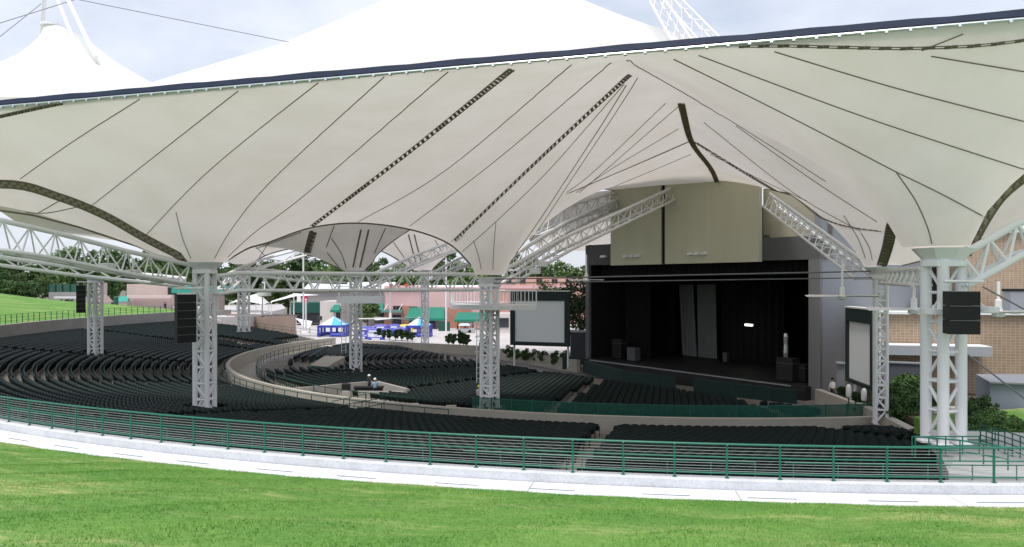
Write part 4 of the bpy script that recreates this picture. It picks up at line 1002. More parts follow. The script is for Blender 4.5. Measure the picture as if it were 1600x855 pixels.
q = stg(sx(1228,-2.4), -2.4); t = thing('foil_roll', 'shiny pale upright roll standing above the right stage case', 'roll', (q.x,q.y,DK)); obj('sheet', MB().lathe((q.x,q.y,DK+2.0), [(.2,0),(.24,.4),(.2,1.2),(.23,1.9),(.15,2.2)], 9), 'foil', t); obj('stand', MB().lathe((q.x,q.y,DK), [(.4,0),(.4,.06),(.06,.1),(.06,2.0)], 10), 'black', t)
# crowd barriers before the stage
def barrier(label, pts, n, z=CZ-10.4, h=1.35):
    t = thing('crowd_barrier', label, 'barrier', (*pts[0], z)); p = resample([(*a, 0) for a in spline([(x,y,0) for x,y in pts], 8)] if False else spline([(x,y,0) for x,y in pts], 8), .5)
    L_ = len(p)-1
    for k in range(n):
        i0 = int(L_*k/n); i1 = int(L_*(k+1)/n); a = Vector(p[i0]); b = Vector(p[i1]); d = (b-a); nn = Vector((-d.y,d.x,0)).normalized()*.03; e = d.normalized()*.03
        obj('barrier_panel', MB().prism([(a+e-nn).to_tuple()[:2], (b-e-nn).to_tuple()[:2], (b-e+nn).to_tuple()[:2], (a+e+nn).to_tuple()[:2]], z+.05, z+h), 'barrier_green', t)
        strut('frame_bar', t, (a.x,a.y,z+h+.02), (b.x,b.y,z+h+.02), .035, 'dark_green', 6); strut('frame_post', t, (a.x,a.y,z), (a.x,a.y,z+h), .035, 'dark_green', 6)
barrier('curved dark green barrier before the left of the stage', [(8.2,87.0), (9.5,83.5), (11.5,77.5), (14.0,74.0), (15.5,72.6)], 7)
barrier('dark green barrier panels before the right of the stage', [(16.9,71.4), (20.0,67.6), (23.6,63.6)], 5)
barrier('short dark green barrier at the left end of the seats by the stage', [(6.0,91.0), (8.0,89.2)], 2, h=1.5)

# wheelchair deck on the left of the lower tier
dk = thing('viewing_deck', 'beige viewing deck with dark green fascia left of the lower seats', 'platform', (-23,88,CZ-10.3))
obj('deck', MB().prism([P(484,86),P(512,84.5),P(540,96),P(508,97)], CZ-10.4, CZ-9.35), 'beige_concrete', dk); obj('fascia', MB().prism([P(484.5,85.8),P(511.5,84.3),P(511.5,84.45),P(484.5,85.95)], CZ-9.95, CZ-9.4), 'dark_teal', dk)
for k in range(6):
    a_ = Vector((*P(484,86), 0)); b_ = Vector((*P(508,97), 0)); q = a_+(b_-a_)*k/5; strut('post', dk, (q.x,q.y,CZ-9.35), (q.x,q.y,CZ-8.3), .04, 'dark_green')
strut('rail_bar', dk, (*P(484,86),CZ-8.3), (*P(508,97),CZ-8.3), .04, 'dark_green')
# screens
def screen(label, a, b, z0, z1, fr=.55, back=.5, legs=True, gz=CZ-10):
    a = Vector(a); b = Vector(b); d = (b-a).normalized(); nrm = Vector((d.y,-d.x)); t = thing('projection_screen', label, 'screen', (*((a+b)/2), gz))
    L_ = (b-a).length
    def bx(s0,s1,t0,t1,za,zb,nm,m): return obj(nm, MB().prism([tuple(a+d*s0+nrm*t0), tuple(a+d*s1+nrm*t0), tuple(a+d*s1+nrm*t1), tuple(a+d*s0+nrm*t1)], za, zb), m, t)
    bx(0,L_,-back,0,z1-1.05,z1,'header_box','screen_frame'); bx(0,fr,-back,0,z0,z1-1.053,'frame_side','screen_frame'); bx(L_-fr,L_,-back,0,z0,z1-1.053,'frame_side','screen_frame'); bx(fr+.003,L_-fr-.003,-back,0,z0,z0+fr*.8,'frame_sill','screen_frame')
    bx(fr+.003,L_-fr-.003,-.3,-.2,z0+fr*.8+.003,z1-1.056,'screen_cloth','screen_white')
    bx(-.06,L_+.06,-back-.03,.04,z1+.003,z1+.12,'top_trim','grey_steel')
    if legs:
        for s_ in (.3,L_-.3): p = a+d*s_-nrm*(back+.15); strut('leg', t, (*p, gz), (*p, z1), .12, 'grey_steel')
screen('white projection screen in a dark green frame left of the stage', P(797,90), P(889,87.5), CZ-7.45, CZ-1.15)
screen('oblique projection screen in a dark frame right of the stage', (26.9,62.0), (26.3,56.2), CZ-8.0, CZ-2.1, fr=.35, gz=CZ-10.4)

# ================================================================ LOWER BOWL WALLS, CONSOLE, PEOPLE
def wall_line(name, label, pts, z0, z1, w, m, cat='wall'):
    mb = MB()
    for (x0,y0),(x1,y1) in zip(pts[:-1], pts[1:]):
        a = Vector((x0,y0)); b = Vector((x1,y1)); d = (b-a).normalized(); n = Vector((-d.y,d.x))*w/2
        mb.prism([tuple(a-n),tuple(b-n),tuple(b+n),tuple(a+n)], z0, z1)
    o = obj(name, mb, m, origin=(*pts[0], z0)); return tag(o, label, cat)
wall_line('parapet_wall', 'straight beige wall behind the lower seats before the plaza tents', [(-24,118.2),(-3.6,107.2)], CZ-10.6, CZ-9.0, .5, 'beige_concrete')
wall_line('parapet_wall', 'beige wall below the left projection screen', [(-1.4,104.2),(7.7,89)], CZ-10.6, CZ-9.1, .5, 'beige_concrete')
wall_line('parapet_wall', 'first sloping beige wall right of the stage front', [W(1278,612,64).to_tuple()[:2], W(1334,640,57).to_tuple()[:2]], CZ-10.6, CZ-8.95, .5, 'beige_concrete')
wall_line('parapet_wall', 'second sloping beige wall beside the slim right column', [W(1344,640,55.5).to_tuple()[:2], W(1442,680,44).to_tuple()[:2]], CZ-10.6, CZ-8.75, .6, 'beige_concrete')
wall_line('console_wall', 'long low beige wall behind the sound desk', [(-18.9,66.3),(-12.9,71.0)], CZ-10.5, CZ-9.2, .3, 'console_concrete')
wall_line('console_wall', 'slanting low beige wall right of the sound desk', [(-12.5,71.0),(-9.0,66.0)], CZ-10.5, CZ-9.2, .3, 'console_concrete')
wall_line('console_wall', 'low beige wall before the sound desk facing the upper seats', [(-9.2,65.4),(-14.5,65.6)], CZ-10.5, CZ-9.35, .3, 'console_concrete')
t = thing('sound_desk', 'dark covered sound desk inside the low beige walls', 'desk', (-12.6,67.6,CZ-10.25)); obj('desk_body', MB().box((-12.6,67.6,CZ-9.8), (2.4,.9,.9), .1), 'case_black', t); obj('desk_top', MB().box((-12.6,67.6,CZ-9.3), (2.6,1.0,.1), .1), 'black', t); obj('rack', MB().box((-14.6,67.6,CZ-9.6), (.7,.8,1.2), .1), 'case_black', t)

def person(label, x, y, z, rz, shirt, pants, hat=None, arms='down', group=None):
    J = {'pelvis':(0,0,.95),'waist':(0,.01,1.1),'chest':(0,.0,1.34),'neck':(0,.02,1.5),'head0':(0,.03,1.58),'head1':(0,.04,1.66),'head2':(0,.03,1.76)}
    for s, nme in ((-1,'l'),(1,'r')):
        J[nme+'sh'] = (s*.19,0,1.42); J[nme+'el'] = (s*.26,.04 if arms == 'down' else .14,1.16)
        J[nme+'wr'] = (s*.25,.12,.93) if arms == 'down' else (s*.16,.38,1.12); J[nme+'ha'] = (s*.24,.15,.83) if arms == 'down' else (s*.12,.46,1.13)
        J[nme+'hip'] = (s*.10,0,.90); J[nme+'kn'] = (s*.11,.03,.50); J[nme+'an'] = (s*.11,-.02,.09); J[nme+'to'] = (s*.12,.15,.04)
    RAD = {'pelvis':.14,'waist':.125,'chest':.15,'neck':.055,'head0':.085,'head1':.098,'head2':.07}
    for s in 'lr': RAD.update({s+'sh':.07,s+'el':.048,s+'wr':.034,s+'ha':.042,s+'hip':.085,s+'kn':.058,s+'an':.042,s+'to':.04})
    E = [('pelvis','waist'),('waist','chest'),('chest','neck'),('neck','head0'),('head0','head1'),('head1','head2')]
    for s in 'lr': E += [('chest',s+'sh'),(s+'sh',s+'el'),(s+'el',s+'wr'),(s+'wr',s+'ha'),('pelvis',s+'hip'),(s+'hip',s+'kn'),(s+'kn',s+'an'),(s+'an',s+'to')]
    nm = list(J); me = bpy.data.meshes.new('body_skeleton'); me.from_pydata([J[k] for k in nm], [(nm.index(a), nm.index(b)) for a, b in E], [])
    o = bpy.data.objects.new('tmp', me); COL.objects.link(o); md = o.modifiers.new('skin', 'SKIN'); sub = o.modifiers.new('sub', 'SUBSURF'); sub.levels = 1; sub.render_levels = 1
    for i, k in enumerate(nm): me.skin_vertices[0].data[i].radius = (RAD[k]*(1.25 if k in ('chest','pelvis','waist') else 1), RAD[k])
    me.skin_vertices[0].data[0].use_root = True
    dg = bpy.context.evaluated_depsgraph_get(); nme = bpy.data.meshes.new_from_object(o.evaluated_get(dg)); bpy.data.objects.remove(o)
    nme.materials.clear()
    for m in (pants, shirt, 'skin'): nme.materials.append(MATS[m])
    for pl_ in nme.polygons:
        c = pl_.center; pl_.material_index = 2 if c.z > 1.53 or (abs(c.x) > .10 and c.z < 1.06 and c.z > .76 and abs(c.x) > .19) or (arms != 'down' and c.y > .34) else (1 if c.z > .98 or abs(c.x) > .2 and c.z > .76 else 0)
        pl_.use_smooth = True
    t = thing('person', label, 'person', (x,y,z), group); t.rotation_euler.z = rz
    b = bpy.data.objects.new('body', nme); COL.objects.link(b); b.parent = t
    for nm_, mbx, m in (('hair', MB().lathe((0,.015,1.70), [(.10,-.06),(.112,0),(.10,.07),(.05,.12),(.01,.13)], 12), 'hair'),
                        ('nose', MB().add([(-.018,.125,1.65),(.018,.125,1.65),(0,.155,1.655),(0,.12,1.70)], [(0,1,2),(1,3,2),(0,2,3),(0,3,1)]), 'skin')):
        if nm_ == 'hair' and hat: mbx = MB().lathe((0,.02,1.72), [(.15,-.01),(.15,.01),(.118,.015),(.112,.07),(.07,.12),(.01,.135)], 14); nm_ = 'hard_hat'; m = hat
        me2 = mbx.mesh(nm_); smooth(me2, 60); me2.materials.append(MATS[m]); q = bpy.data.objects.new(nm_, me2); COL.objects.link(q); q.parent = t
    return t
person('worker in dark clothes and white hard hat standing at the sound desk', *P(577,69.2), CZ-10.2, 2.6, 'cloth_dark', 'cloth_dark', 'hat_white', 'fwd')
person('worker in light blue shirt and white hard hat bending over the sound desk', *P(586,66.6), CZ-10.2, .5, 'cloth_blue', 'cloth_dark', 'hat_white', 'fwd')
person('worker in grey shirt and yellow hard hat left of the middle column', *P(748,62), CZ-10.2, -.6, 'cloth_grey', 'cloth_dark', 'hat_yellow')
person('worker in white shirt and black cap standing by the grey stage wall', *P(1301,62), CZ-9.6, 2.0, 'cloth_white', 'cloth_dark', 'black')
person('distant person on the steps under the far left lawn fence', *P(258,150), CZ-5.8, 1.0, 'cloth_dark', 'cloth_dark')

# ================================================================ RIGHT SIDE
mb = MB(); mb.prism([(14.8,25.6),(17.2,23.8),(27,24.4),(25,35),(19.6,36)], CZ-8.4, CZ-6.95); struct('side_platform', mb, 'grey_paving')
st_t = thing('side_steps', 'pale concrete steps behind the railing at the right end', 'steps', (17,27,CZ-7))
for k in range(5): obj('step', MB().prism([(14.9+k*.75,26.2+k*1.2),(19.5+k*.9,24.6+k*1.1),(19.5+(k+1)*.9,24.6+(k+1)*1.1),(14.9+(k+1)*.75,26.2+(k+1)*1.2)], CZ-7.4, CZ-6.55-.12*k), 'grey_paving', st_t)
def handrail(label, pts, h=.9, m='rail_green', gap=1.3, name='handrail', rails=(1,.5)):
    pts = [Vector(p) for p in pts]; t = thing(name, label, 'handrail', tuple(pts[0]))
    for f in rails: obj('rail_bar', MB().poly([p+Vector((0,0,h*f)) for p in pts], .028, 6), m, t)
    for a, b in zip(pts[:-1], pts[1:]):
        n = max(1, int((b-a).length/gap))
        for k in range(n): q = a+(b-a)*k/n; strut('post', t, q, q+Vector((0,0,h)), .025, m, 6)
    strut('post', t, pts[-1], pts[-1]+Vector((0,0,h)), .025, m, 6)
handrail('sloping green handrail down the right end steps, nearer one', [W(1430,715,27.5), W(1500,722,26.5), W(1575,735,25.5)], .75, gap=.5)
handrail('green handrail beside the base of the thick right column', [W(1425,712,28.5), W(1530,711,28.8)], .7, gap=.6)
handrail('green handrail behind the thick right column', [W(1508,702,33), W(1555,702,33.5)], .8, gap=.6)
handrail('long dark green fence running off right below the shrubs', [W(1532,705,33), W(1570,718,31), W(1620,738,29)], 1.15, 'mesh_green', .5, 'garden_fence', (1,.8,.6,.4,.2))
mb = MB(); mb.prism([(24,40),(60,30),(70,60),(60,90),(40,80),(30,66),(26,54)], CZ-10.4, CZ-8.6); struct('garden_bed', mb, 'soil')
mb = MB(); mb.prism([(26,50),(60,46),(60,49),(27,53)], CZ-8.7, CZ-8.55); struct('garden_path', mb, 'beige_concrete')
mb = MB(); mb.prism([(20.5,35),(25.1,35.2),(27.2,27),(46,28),(46,45.5),(31,46),(22.5,43)], CZ-8.9, CZ-7.55); struct('shrub_bed', mb, 'lawn')
def block(name, label, cat, pts, z0, z1, m, parts=()):
    t = thing(name, label, cat, (*pts[0], z0)); obj('wall', MB().prism(pts, z0, z1), m, t); return t
b1 = block('brick_building', 'low tan brick wing with white roof right of the stage', 'building', [(28.6,60.5),(46,56.5),(50,70),(33,74)], CZ-10, CZ-2.55, 'brick')
obj('roof_coping', MB().prism([(28.4,60.2),(46.1,56.2),(46.2,56.7),(28.5,60.7)], CZ-2.547, CZ-2.35), 'white_paint', b1)
obj('roof', MB().prism([(28.7,60.75),(46,56.75),(50,70),(33,74)], CZ-2.547, CZ-2.5), 'white_paint', b1)
# canopy slab on the low wing
obj('door_canopy', MB().prism([(27.6,58.3),(35.4,56.6),(35.8,58.75),(28,60.45)], CZ-5.55, CZ-4.85), 'slab_grey', b1)
obj('canopy_top', MB().prism([(27.6,58.3),(35.4,56.6),(35.8,58.75),(28,60.45)], CZ-4.847, CZ-4.8), 'white_paint', b1)
obj('vent_box', MB().box((*P(1583,63), CZ-1.7), (1.1,1.0,1.8)), 'side_grey', b1); obj('vent_cap', MB().box((*P(1583,63), CZ-.7), (1.2,1.1,.22)), 'black', b1)
b2 = block('brick_building', 'tall tan brick block behind the low wing at the right edge', 'building', [P(1503,74), (62,66), (66,80), (45,86)], CZ-6, CZ+4.6, 'brick')
obj('parapet_cap', MB().prism([P(1502,73.6), (62.2,65.6), (66.2,80), (45,86.2)], CZ+4.603, CZ+4.85), 'white_paint', b2)
b3 = block('screen_wall', 'dark blue grey wall behind the slim and thick right columns', 'wall', [P(1389,57), P(1443,56), P(1443,56.4), P(1389,57.4)], CZ-9.5, CZ-6.05, 'side_dark'); obj('wall_cap', MB().prism([P(1388.5,56.9), P(1443.5,55.9), P(1443.5,56.5), P(1388.5,57.5)], CZ-6.047, CZ-5.95), 'side_grey', b3)
b4 = block('screen_wall', 'blue grey angled enclosure wall at the far right edge', 'wall', [P(1547,46.5), (36.5,44), (37,50), P(1525,50)], CZ-9, CZ-6.15, 'side_blue'); obj('wall_cap', MB().prism([P(1546.5,46.3), (36.6,43.8), (37.1,50.1), P(1524.5,50.2)], CZ-6.147, CZ-6.05), 'side_grey', b4)
b5 = block('screen_wall', 'grey cabinet block beside the worker by the stage wall', 'wall', [P(1307,62.5), P(1320,62), P(1320,63), P(1307,63.5)], CZ-10.3, CZ-6.7, 'side_grey'); obj('wall_cap', MB().prism([P(1306.5,62.3), P(1320.5,61.8), P(1320.5,63.1), P(1306.5,63.6)], CZ-6.697, CZ-6.6), 'side_grey', b5)
for i, (px, d, y0, y1) in enumerate(((1326,57,600,620),(1350,55,606,626))):
    x, y = P(px, d); z0 = CZ-(y1-440)/F*d; h = (y1-y0)/F*d; t = thing('wrapped_light', ['larger','smaller'][i]+' white wrapped floor light beside the oblique screen', 'light fixture', (x,y,z0-1.0))
    obj('cover', MB().lathe((x,y,z0), [(.17,0),(.2,h*.15),(.19,h*.75),(.12,h*.92),(.05,h*.97)], 12), 'cloth_white', t, sm=True); strut('stand', t, (x,y,z0-1.0), (x,y,z0), .06, 'galvanised_dark')

# ================================================================ GROUND, PLAZA, FAR BUILDINGS
mb = MB(); mb.quad((-900,-300,-1.4),(900,-300,-1.4),(900,1800,-1.4),(-900,1800,-1.4)); struct('ground', mb, 'ground_far')
mb = MB(); mb.prism([(-62,121),(-24,118.6),(-3.6,107.6),(8,90),(40,90),(60,210),(-90,210),(-90,140)], -.9, CZ-10.0); struct('plaza', mb, 'plaza')
mb = MB(); mb.prism([(-95,165),(-58,128),(-44,128),(-50,170),(-60,200)], -.9, CZ-5.9); struct('upper_plaza', mb, 'plaza')
def bx(mb, px0, px1, y0, y1, d, dep):
    x0, x1 = P(px0,d)[0], P(px1,d)[0]; return mb.prism([(x0,d),(x1,d),(x1,d+dep),(x0,d+dep)], CZ-(y1-440)/F*d, CZ-(y0-440)/F*d)
def part(nm, m, t, px0, px1, y0, y1, d, dep=.3): return obj(nm, bx(MB(), px0,px1,y0,y1,d,dep), m, t)
def window(t, px0, px1, y0, y1, d, nm='window', panes=2):
    f = part(nm, 'frame_grey', t, px0, px1, y0, y1, d-.12, .1); w = (px1-px0)/panes
    for k in range(panes): part('pane', 'glass_dark', f, px0+k*w+.5, px0+(k+1)*w-.5, y0+.6, y1-.4, d-.16, .03)
    return f
def awning(t, px0, px1, yt, yb, d, out=2.6, m='awning_green', nm='awning', valance=.5):
    x0, x1 = P(px0,d)[0], P(px1,d)[0]; zt = CZ-(yt-440)/F*d; zb = CZ-(yb-440)/F*d
    vs = [(x0+.4,d-.05,zt),(x1-.4,d-.05,zt),(x1,d-out,zb),(x0,d-out,zb),(x1,d-out,zb-valance),(x0,d-out,zb-valance),(x0,d-.05,zb-valance),(x1,d-.05,zb-valance)]
    return obj(nm, MB().add(vs, [(0,1,2,3),(3,2,4,5),(0,3,5,6),(1,7,4,2)]), m, t)
pk = thing('plaza_building', 'pink and terracotta plaza building with green awnings', 'building', (*P(660,165), .5))
part('wall', 'pink', pk, 601, 766, 449, 515, 165, 14); part('brick_base', 'terracotta', pk, 629, 640, 478, 515, 164.6, .35); part('brick_base', 'terracotta', pk, 601, 612, 483, 515, 164.6, .35); part('brick_base', 'terracotta', pk, 700, 735, 480, 515, 164.6, .35)
part('parapet', 'pink_light', pk, 600, 658, 447, 450, 164.4, 15); part('upper_block', 'roof_grey', pk, 668, 762, 452, 467, 170, 8)
for k in range(3): part('roof_sign', 'sign_red', pk, 608+k*12, 613+k*12, 443.5, 447, 164.2, .4)
part('entrance_canopy', 'slab_teal', pk, 595, 628, 485, 488.5, 162.5, 2.4)
strut('tie_rod', pk, W(600,485,162.6), W(606,475,164.9), .06, 'white_steel'); strut('tie_rod', pk, W(623,485,162.6), W(629,475,164.9), .06, 'white_steel')
window(pk, 614, 628, 478, 484, 165, panes=3); window(pk, 613, 627, 492, 514, 165, 'glass_door', 2); window(pk, 637, 652, 479, 513, 165, panes=3)
awning(pk, 638, 697, 480, 496, 165, 4.5); part('green_hoarding', 'dark_teal', pk, 685, 703, 503, 525, 155, .3); window(pk, 657, 680, 500, 512, 165, panes=4)
awning(pk, 712, 765, 488, 498, 163, 4.0)
part('ticket_sign', 'sign_red', pk, 714, 734, 498, 503, 160.2, .3); part('menu_board', 'sign_orange', pk, 714, 739, 504, 508, 160.2, .3)
for k, (x0, m) in enumerate(((716,'sign_yellow'),(722,'sign_white'),(728,'sign_green'),(734,'sign_white'))): part('menu_card', m, pk, x0, x0+4, 504.6, 507.6, 160.1, .08)
for px in (715,727,739): strut('kiosk_post', pk, W(px,498,160.5), W(px,527,160.5), .12, 'black')
# low pale restaurant wing to the left
lw = thing('plaza_building', 'low pale stucco building with green awning left of the small tree', 'building', (*P(520,172), .5))
part('wall', 'stucco', lw, 500, 534, 471, 512, 172, 10); part('dark_wing', 'dark_teal', lw, 455, 503, 473, 489, 176, 8); part('wing_base', 'glass_dark', lw, 455, 503, 489.3, 505, 176.2, 7)
awning(lw, 520, 534, 476, 484, 172, 2.5); window(lw, 496, 503, 494, 500, 172); window(lw, 525, 532, 486, 498, 172); awning(lw, 570, 602, 472, 484, 173, 2.5); part('rear_wall', 'stucco_dark', lw, 560, 601, 470, 512, 173, 8); window(lw, 585, 600, 488, 505, 173, panes=2)
part('red_banner', 'sign_crimson', lw, 473, 481, 462, 474, 171, .15); part('white_banner', 'sign_white', lw, 464, 470, 463, 472, 171, .15)
# far terracotta building behind the tree, top right of the platform column
tb = thing('plaza_building', 'terracotta building behind the tree between column and stage', 'building', (*P(850,178), .5))
part('wall', 'terracotta_light', tb, 772, 926, 433, 512, 178, 12); part('band', 'pink', tb, 772, 926, 446, 451, 177.6, .4)
for px in (790,812,838,862,884,905): window(tb, px, px+9, 436, 443, 178)
window(tb, 872, 888, 449, 460, 178, panes=2); part('store_front', 'stucco', tb, 772, 806, 490, 530, 150, 5)
window(tb, 774, 795, 497, 512, 150, panes=1)
# white shade roofs further back
for lb, x0, x1, yt, yb, d in (('long pale shed roof behind the plaza buildings', 470, 610, 441, 455, 195), ('long white roof further right behind the plaza', 640, 760, 446, 452, 198)):
    xa, xb = P(x0,d)[0], P(x1,d)[0]; zt = CZ-(yt-440)/F*d; zb = CZ-(yb-440)/F*d; t = thing('shed', lb, 'building', (xa,d,.5))
    obj('roof', MB().add([(xa,d,zb),(xb,d,zb),(xb,d+9,zt),(xa,d+9,zt),(xa,d+18,zb),(xb,d+18,zb)], [(0,1,2,3),(3,2,5,4),(0,3,4),(1,5,2)]), 'white_paint', t); obj('wall', MB().prism([(xa+.6,d+.8),(xb-.6,d+.8),(xb-.6,d+17),(xa+.6,d+17)], -.5, zb-.01), 'stucco_dark', t)
# white fabric shelter left
t = thing('shade_sail', 'white peaked tent roof on the plaza behind the brown wall', 'tent', (*P(395,150), CZ-4))
c = W(404,458,150); ring_ = [W(358,474,147), W(380,470,144), W(412,476,146), W(420,473,152), W(400,468,157), W(370,468,156)]
obj('roof_cloth', MB().add([c]+ring_, [(0,i+1,(i+1)%6+1) for i in range(6)]), 'fabric_white', t)
for p in ring_: strut('pole', t, (p.x,p.y,CZ-7), p, .08, 'white_steel')
t = thing('shade_sail', 'long white sail roof pointing to the right above the brown wall', 'tent', (*P(450,140), CZ-4))
obj('roof_cloth', MB().add([W(421,473,142), W(458,459,138), W(462,463,136), W(500,461,140), W(462,458.5,140), W(425,470,146)], [(0,1,4,5),(0,2,1),(2,3,4,1)]), 'fabric_white', t); strut('pole', t, W(459,458,138), W(459,500,138), .12, 'grey_steel'); strut('pole', t, W(424,472,143), W(424,500,143), .1, 'grey_steel')
# brown retaining wall and steps at the far end of the upper seats
wall_line('retaining_wall', 'brown concrete retaining wall behind the far pale column', [P(262,142), P(345,137), P(462,131)], CZ-9.4, CZ-5.7, .6, 'brown_wall')
stp = thing('far_steps', 'concrete steps with rails between grey wall and brown wall', 'steps', (*P(300,138), CZ-8))
for k in range(8): obj('step', MB().prism([P(272+k*9,133-k*.8), P(281+k*9,133-k*.8), P(281+k*9,130-k*.8), P(272+k*9,130-k*.8)], CZ-9, CZ-5.9-.26*k), 'beige_concrete', stp)
for dd in (0, 2.5): obj('rail_bar', MB().poly([W(270,484-4,131+dd), W(345,505-4,126+dd)], .06, 5), 'grey_steel', stp)
handrail('long dark rail on top of the brown retaining wall', [(*P(345,136.5),CZ-8.1),(*P(400,133),CZ-8.3),(*P(500,122),CZ-8.9)], 1.1, 'dark_green', 2.4, 'guard_rail')
# pink stucco block and kiosks left
pb = thing('plaza_building', 'pale pink stucco block behind the left column with teal roof', 'building', (*P(230,158), CZ-6)); part('wall', 'pink_stucco', pb, 198, 274, 444, 486, 158, 9); part('pier', 'pink_stucco_dark', pb, 326, 342, 452, 488, 150, 3); part('dark_opening', 'glass_dark', pb, 262, 276, 449, 462, 157.8, .15)
part('teal_roof', 'teal', pb, 268, 350, 447, 458, 148, 8)
part('lower_wall', 'pink_stucco_light', pb, 199, 268, 461, 466, 156, 1.5)
rf = obj('hipped_shelter', MB().add([W(150,460,166), W(166,461,166), W(178,472,166), W(146,474,166), W(152,461,176)], [(0,1,2,3),(0,4,1)]), 'pink_stucco_dark', pb); part('chimney', 'pink_stucco', pb, 152, 160, 442, 470, 168, 2)
t = thing('kiosk', 'small kiosk with teal pitched roof beside the pink stucco block', 'kiosk', (*P(192,156), CZ-6)); part('wall', 'pink_stucco_light', t, 184, 198, 471, 482, 156, 3); obj('roof', MB().add([W(182,471.5,155.5), W(200,471.5,155.5), W(200,463,158), W(188,463,158), W(182,471.5,160), W(200,471.5,160)], [(0,1,2,3),(3,2,5,4),(0,3,4),(1,5,2)]), 'teal', t)
t = thing('waste_bin', 'tall dark green bin at the edge of the far left lawn', 'bin', (*P(181,150), CZ-5.8)); c = W(181,479,150); obj('drum', MB().lathe((c.x,c.y,c.z), [(.36,0),(.45,.1),(.45,1.5),(.38,1.6)], 14), 'dark_teal', t, sm=True); obj('lid', MB().lathe((c.x,c.y,c.z+1.6), [(.47,0),(.47,.12),(.3,.35),(.05,.4)], 14), 'dark_teal', t, sm=True)
t = thing('mesh_screen', 'dark green mesh screen fence above grey wall at the lawn top', 'fence', (*P(97,166), CZ-4)); part('screen_panel', 'mesh_screen', t, 75, 97, 444, 456, 166, .1); part('screen_panel', 'mesh_screen', t, 97.3, 121, 444, 457, 166, .1); part('wall', 'stucco_dark', t, 76, 121, 456.6, 468, 165.6, .6); part('tarp', 'cloth_white', t, 84, 121, 463.5, 466.5, 163, 1.2)
for px in (75,86,97,109,121): strut('post', t, W(px,443,165.8), W(px,460,165.8), .1, 'dark_green')

# plaza tents and inflatables
def canopy_tent(label, px, d, by, w, cols):
    x, y = P(px, d); z0 = CZ-10.0; t = thing('plaza_tent', label, 'tent', (x,y,z0), 'blue and white striped tents on the plaza'); h = 2.1; pk_ = h+1.5
    cs = [(-w,-w),(0,-w),(w,-w),(w,0),(w,w),(0,w),(-w,w),(-w,0)]
    for k in range(8):
        a, b = cs[k], cs[(k+1)%8]; obj('roof_panel', MB().add([(x+a[0],y+a[1],z0+h),(x+b[0],y+b[1],z0+h),(x,y,z0+pk_)], [(0,1,2)]), cols[k%2], t)
        obj('valance', MB().add([(x+a[0],y+a[1],z0+h),(x+b[0],y+b[1],z0+h),(x+b[0],y+b[1],z0+h-.45),(x+a[0],y+a[1],z0+h-.45)], [(0,1,2,3)]), 'inflate_blue', t)
    for a in cs:
        strut('leg', t, (x+a[0],y+a[1],z0), (x+a[0],y+a[1],z0+h), .22, 'inflate_blue', 10)
    for k in range(8):
        a, b = cs[k], cs[(k+1)%8]
        if k != 0: strut('base_roll', t, (x+a[0],y+a[1],z0+.35), (x+b[0],y+b[1],z0+.35), .3, 'inflate_blue', 10)
canopy_tent('larger blue and white tent left of the caged ladder column', 522, 141, 525, 2.3, ['fabric_white','tent_blue'])
canopy_tent('smaller blue and white tent before the farthest column', 655, 140, 528, 2.0, ['fabric_white','tent_blue'])
for i, (px, py, d, w, m, lb) in enumerate(((572,516,143,2.2,'inflate_blue','blue inflatable arch leftmost of the row'), (583,519,141,2.4,'inflate_violet','second blue inflatable in the front row'), (605,519,140,2.2,'inflate_blue','blue inflatable in the middle of the front row'), (625,518,140,2.2,'inflate_violet','blue inflatable nearest the small tent'), (595,513,148,2.3,'inflate_violet','violet inflatable in the back row left'), (616,512.5,148,2.0,'inflate_blue','violet inflatable in the back row right'), (633,513,149,2.2,'inflate_yellow','yellow inflatable behind the blue ones'), (566,529,133,1.8,'inflate_blue','low blue inflatable nearest the caged ladder column'), (588,531,132,2.2,'inflate_blue','low blue inflatable nearest the beige wall'))):
    c = W(px, py, d); t = thing('inflatable', lb, 'inflatable', (c.x,c.y,CZ-10), 'inflatables on the plaza'); z0 = CZ-10
    pts = [(c.x-w/2+w*u, c.y, c.z+.15+.12*math.sin(u*math.pi)) for u in np.linspace(0,1,7)]
    obj('top_roll', MB().poly(pts, .5, 10), m, t, sm=True); obj('stripe', MB().box((c.x,c.y-.51,c.z+.2), (w*.62,.05,.3)), 'inflate_white', t)
    for s in (-1,1): obj('leg', MB().poly([(c.x+s*w/2,c.y,z0),(c.x+s*w/2,c.y-.1,(z0+c.z)/2),(c.x+s*w/2,c.y,c.z+.15)], .42, 10), m, t, sm=True)
    obj('base_pad', MB().box((c.x,c.y+.2,z0+.35), (w*.9,1.2,.7)), 'inflate_white', t)
t = thing('parked_cart', 'small pale covered cart below the red kiosk sign', 'cart', (*P(730,150), .5)); c = W(730,524,150)
obj('body', MB().box((c.x,c.y,1.0), (3.0,1.3,.7)), 'cloth_grey', t); obj('hood', MB().add([(c.x-1.7,c.y-.8,1.9),(c.x+.6,c.y-.8,1.9),(c.x+.6,c.y+.8,1.9),(c.x-1.7,c.y+.8,1.9),(c.x-1.3,c.y,2.35),(c.x+.3,c.y,2.35)], [(0,1,5,4),(1,2,5),(2,3,4,5),(3,0,4)]), 'cart_blue', t)
for dx in (-1.5,.5): strut('roof_post', t, (c.x+dx,c.y-.6,1.2), (c.x+dx,c.y-.6,1.95), .04, 'white_steel'); obj('wheel', MB().tube((c.x+dx,c.y-.72,.8),(c.x+dx,c.y-.6,.8),.3,14), 'black', t)
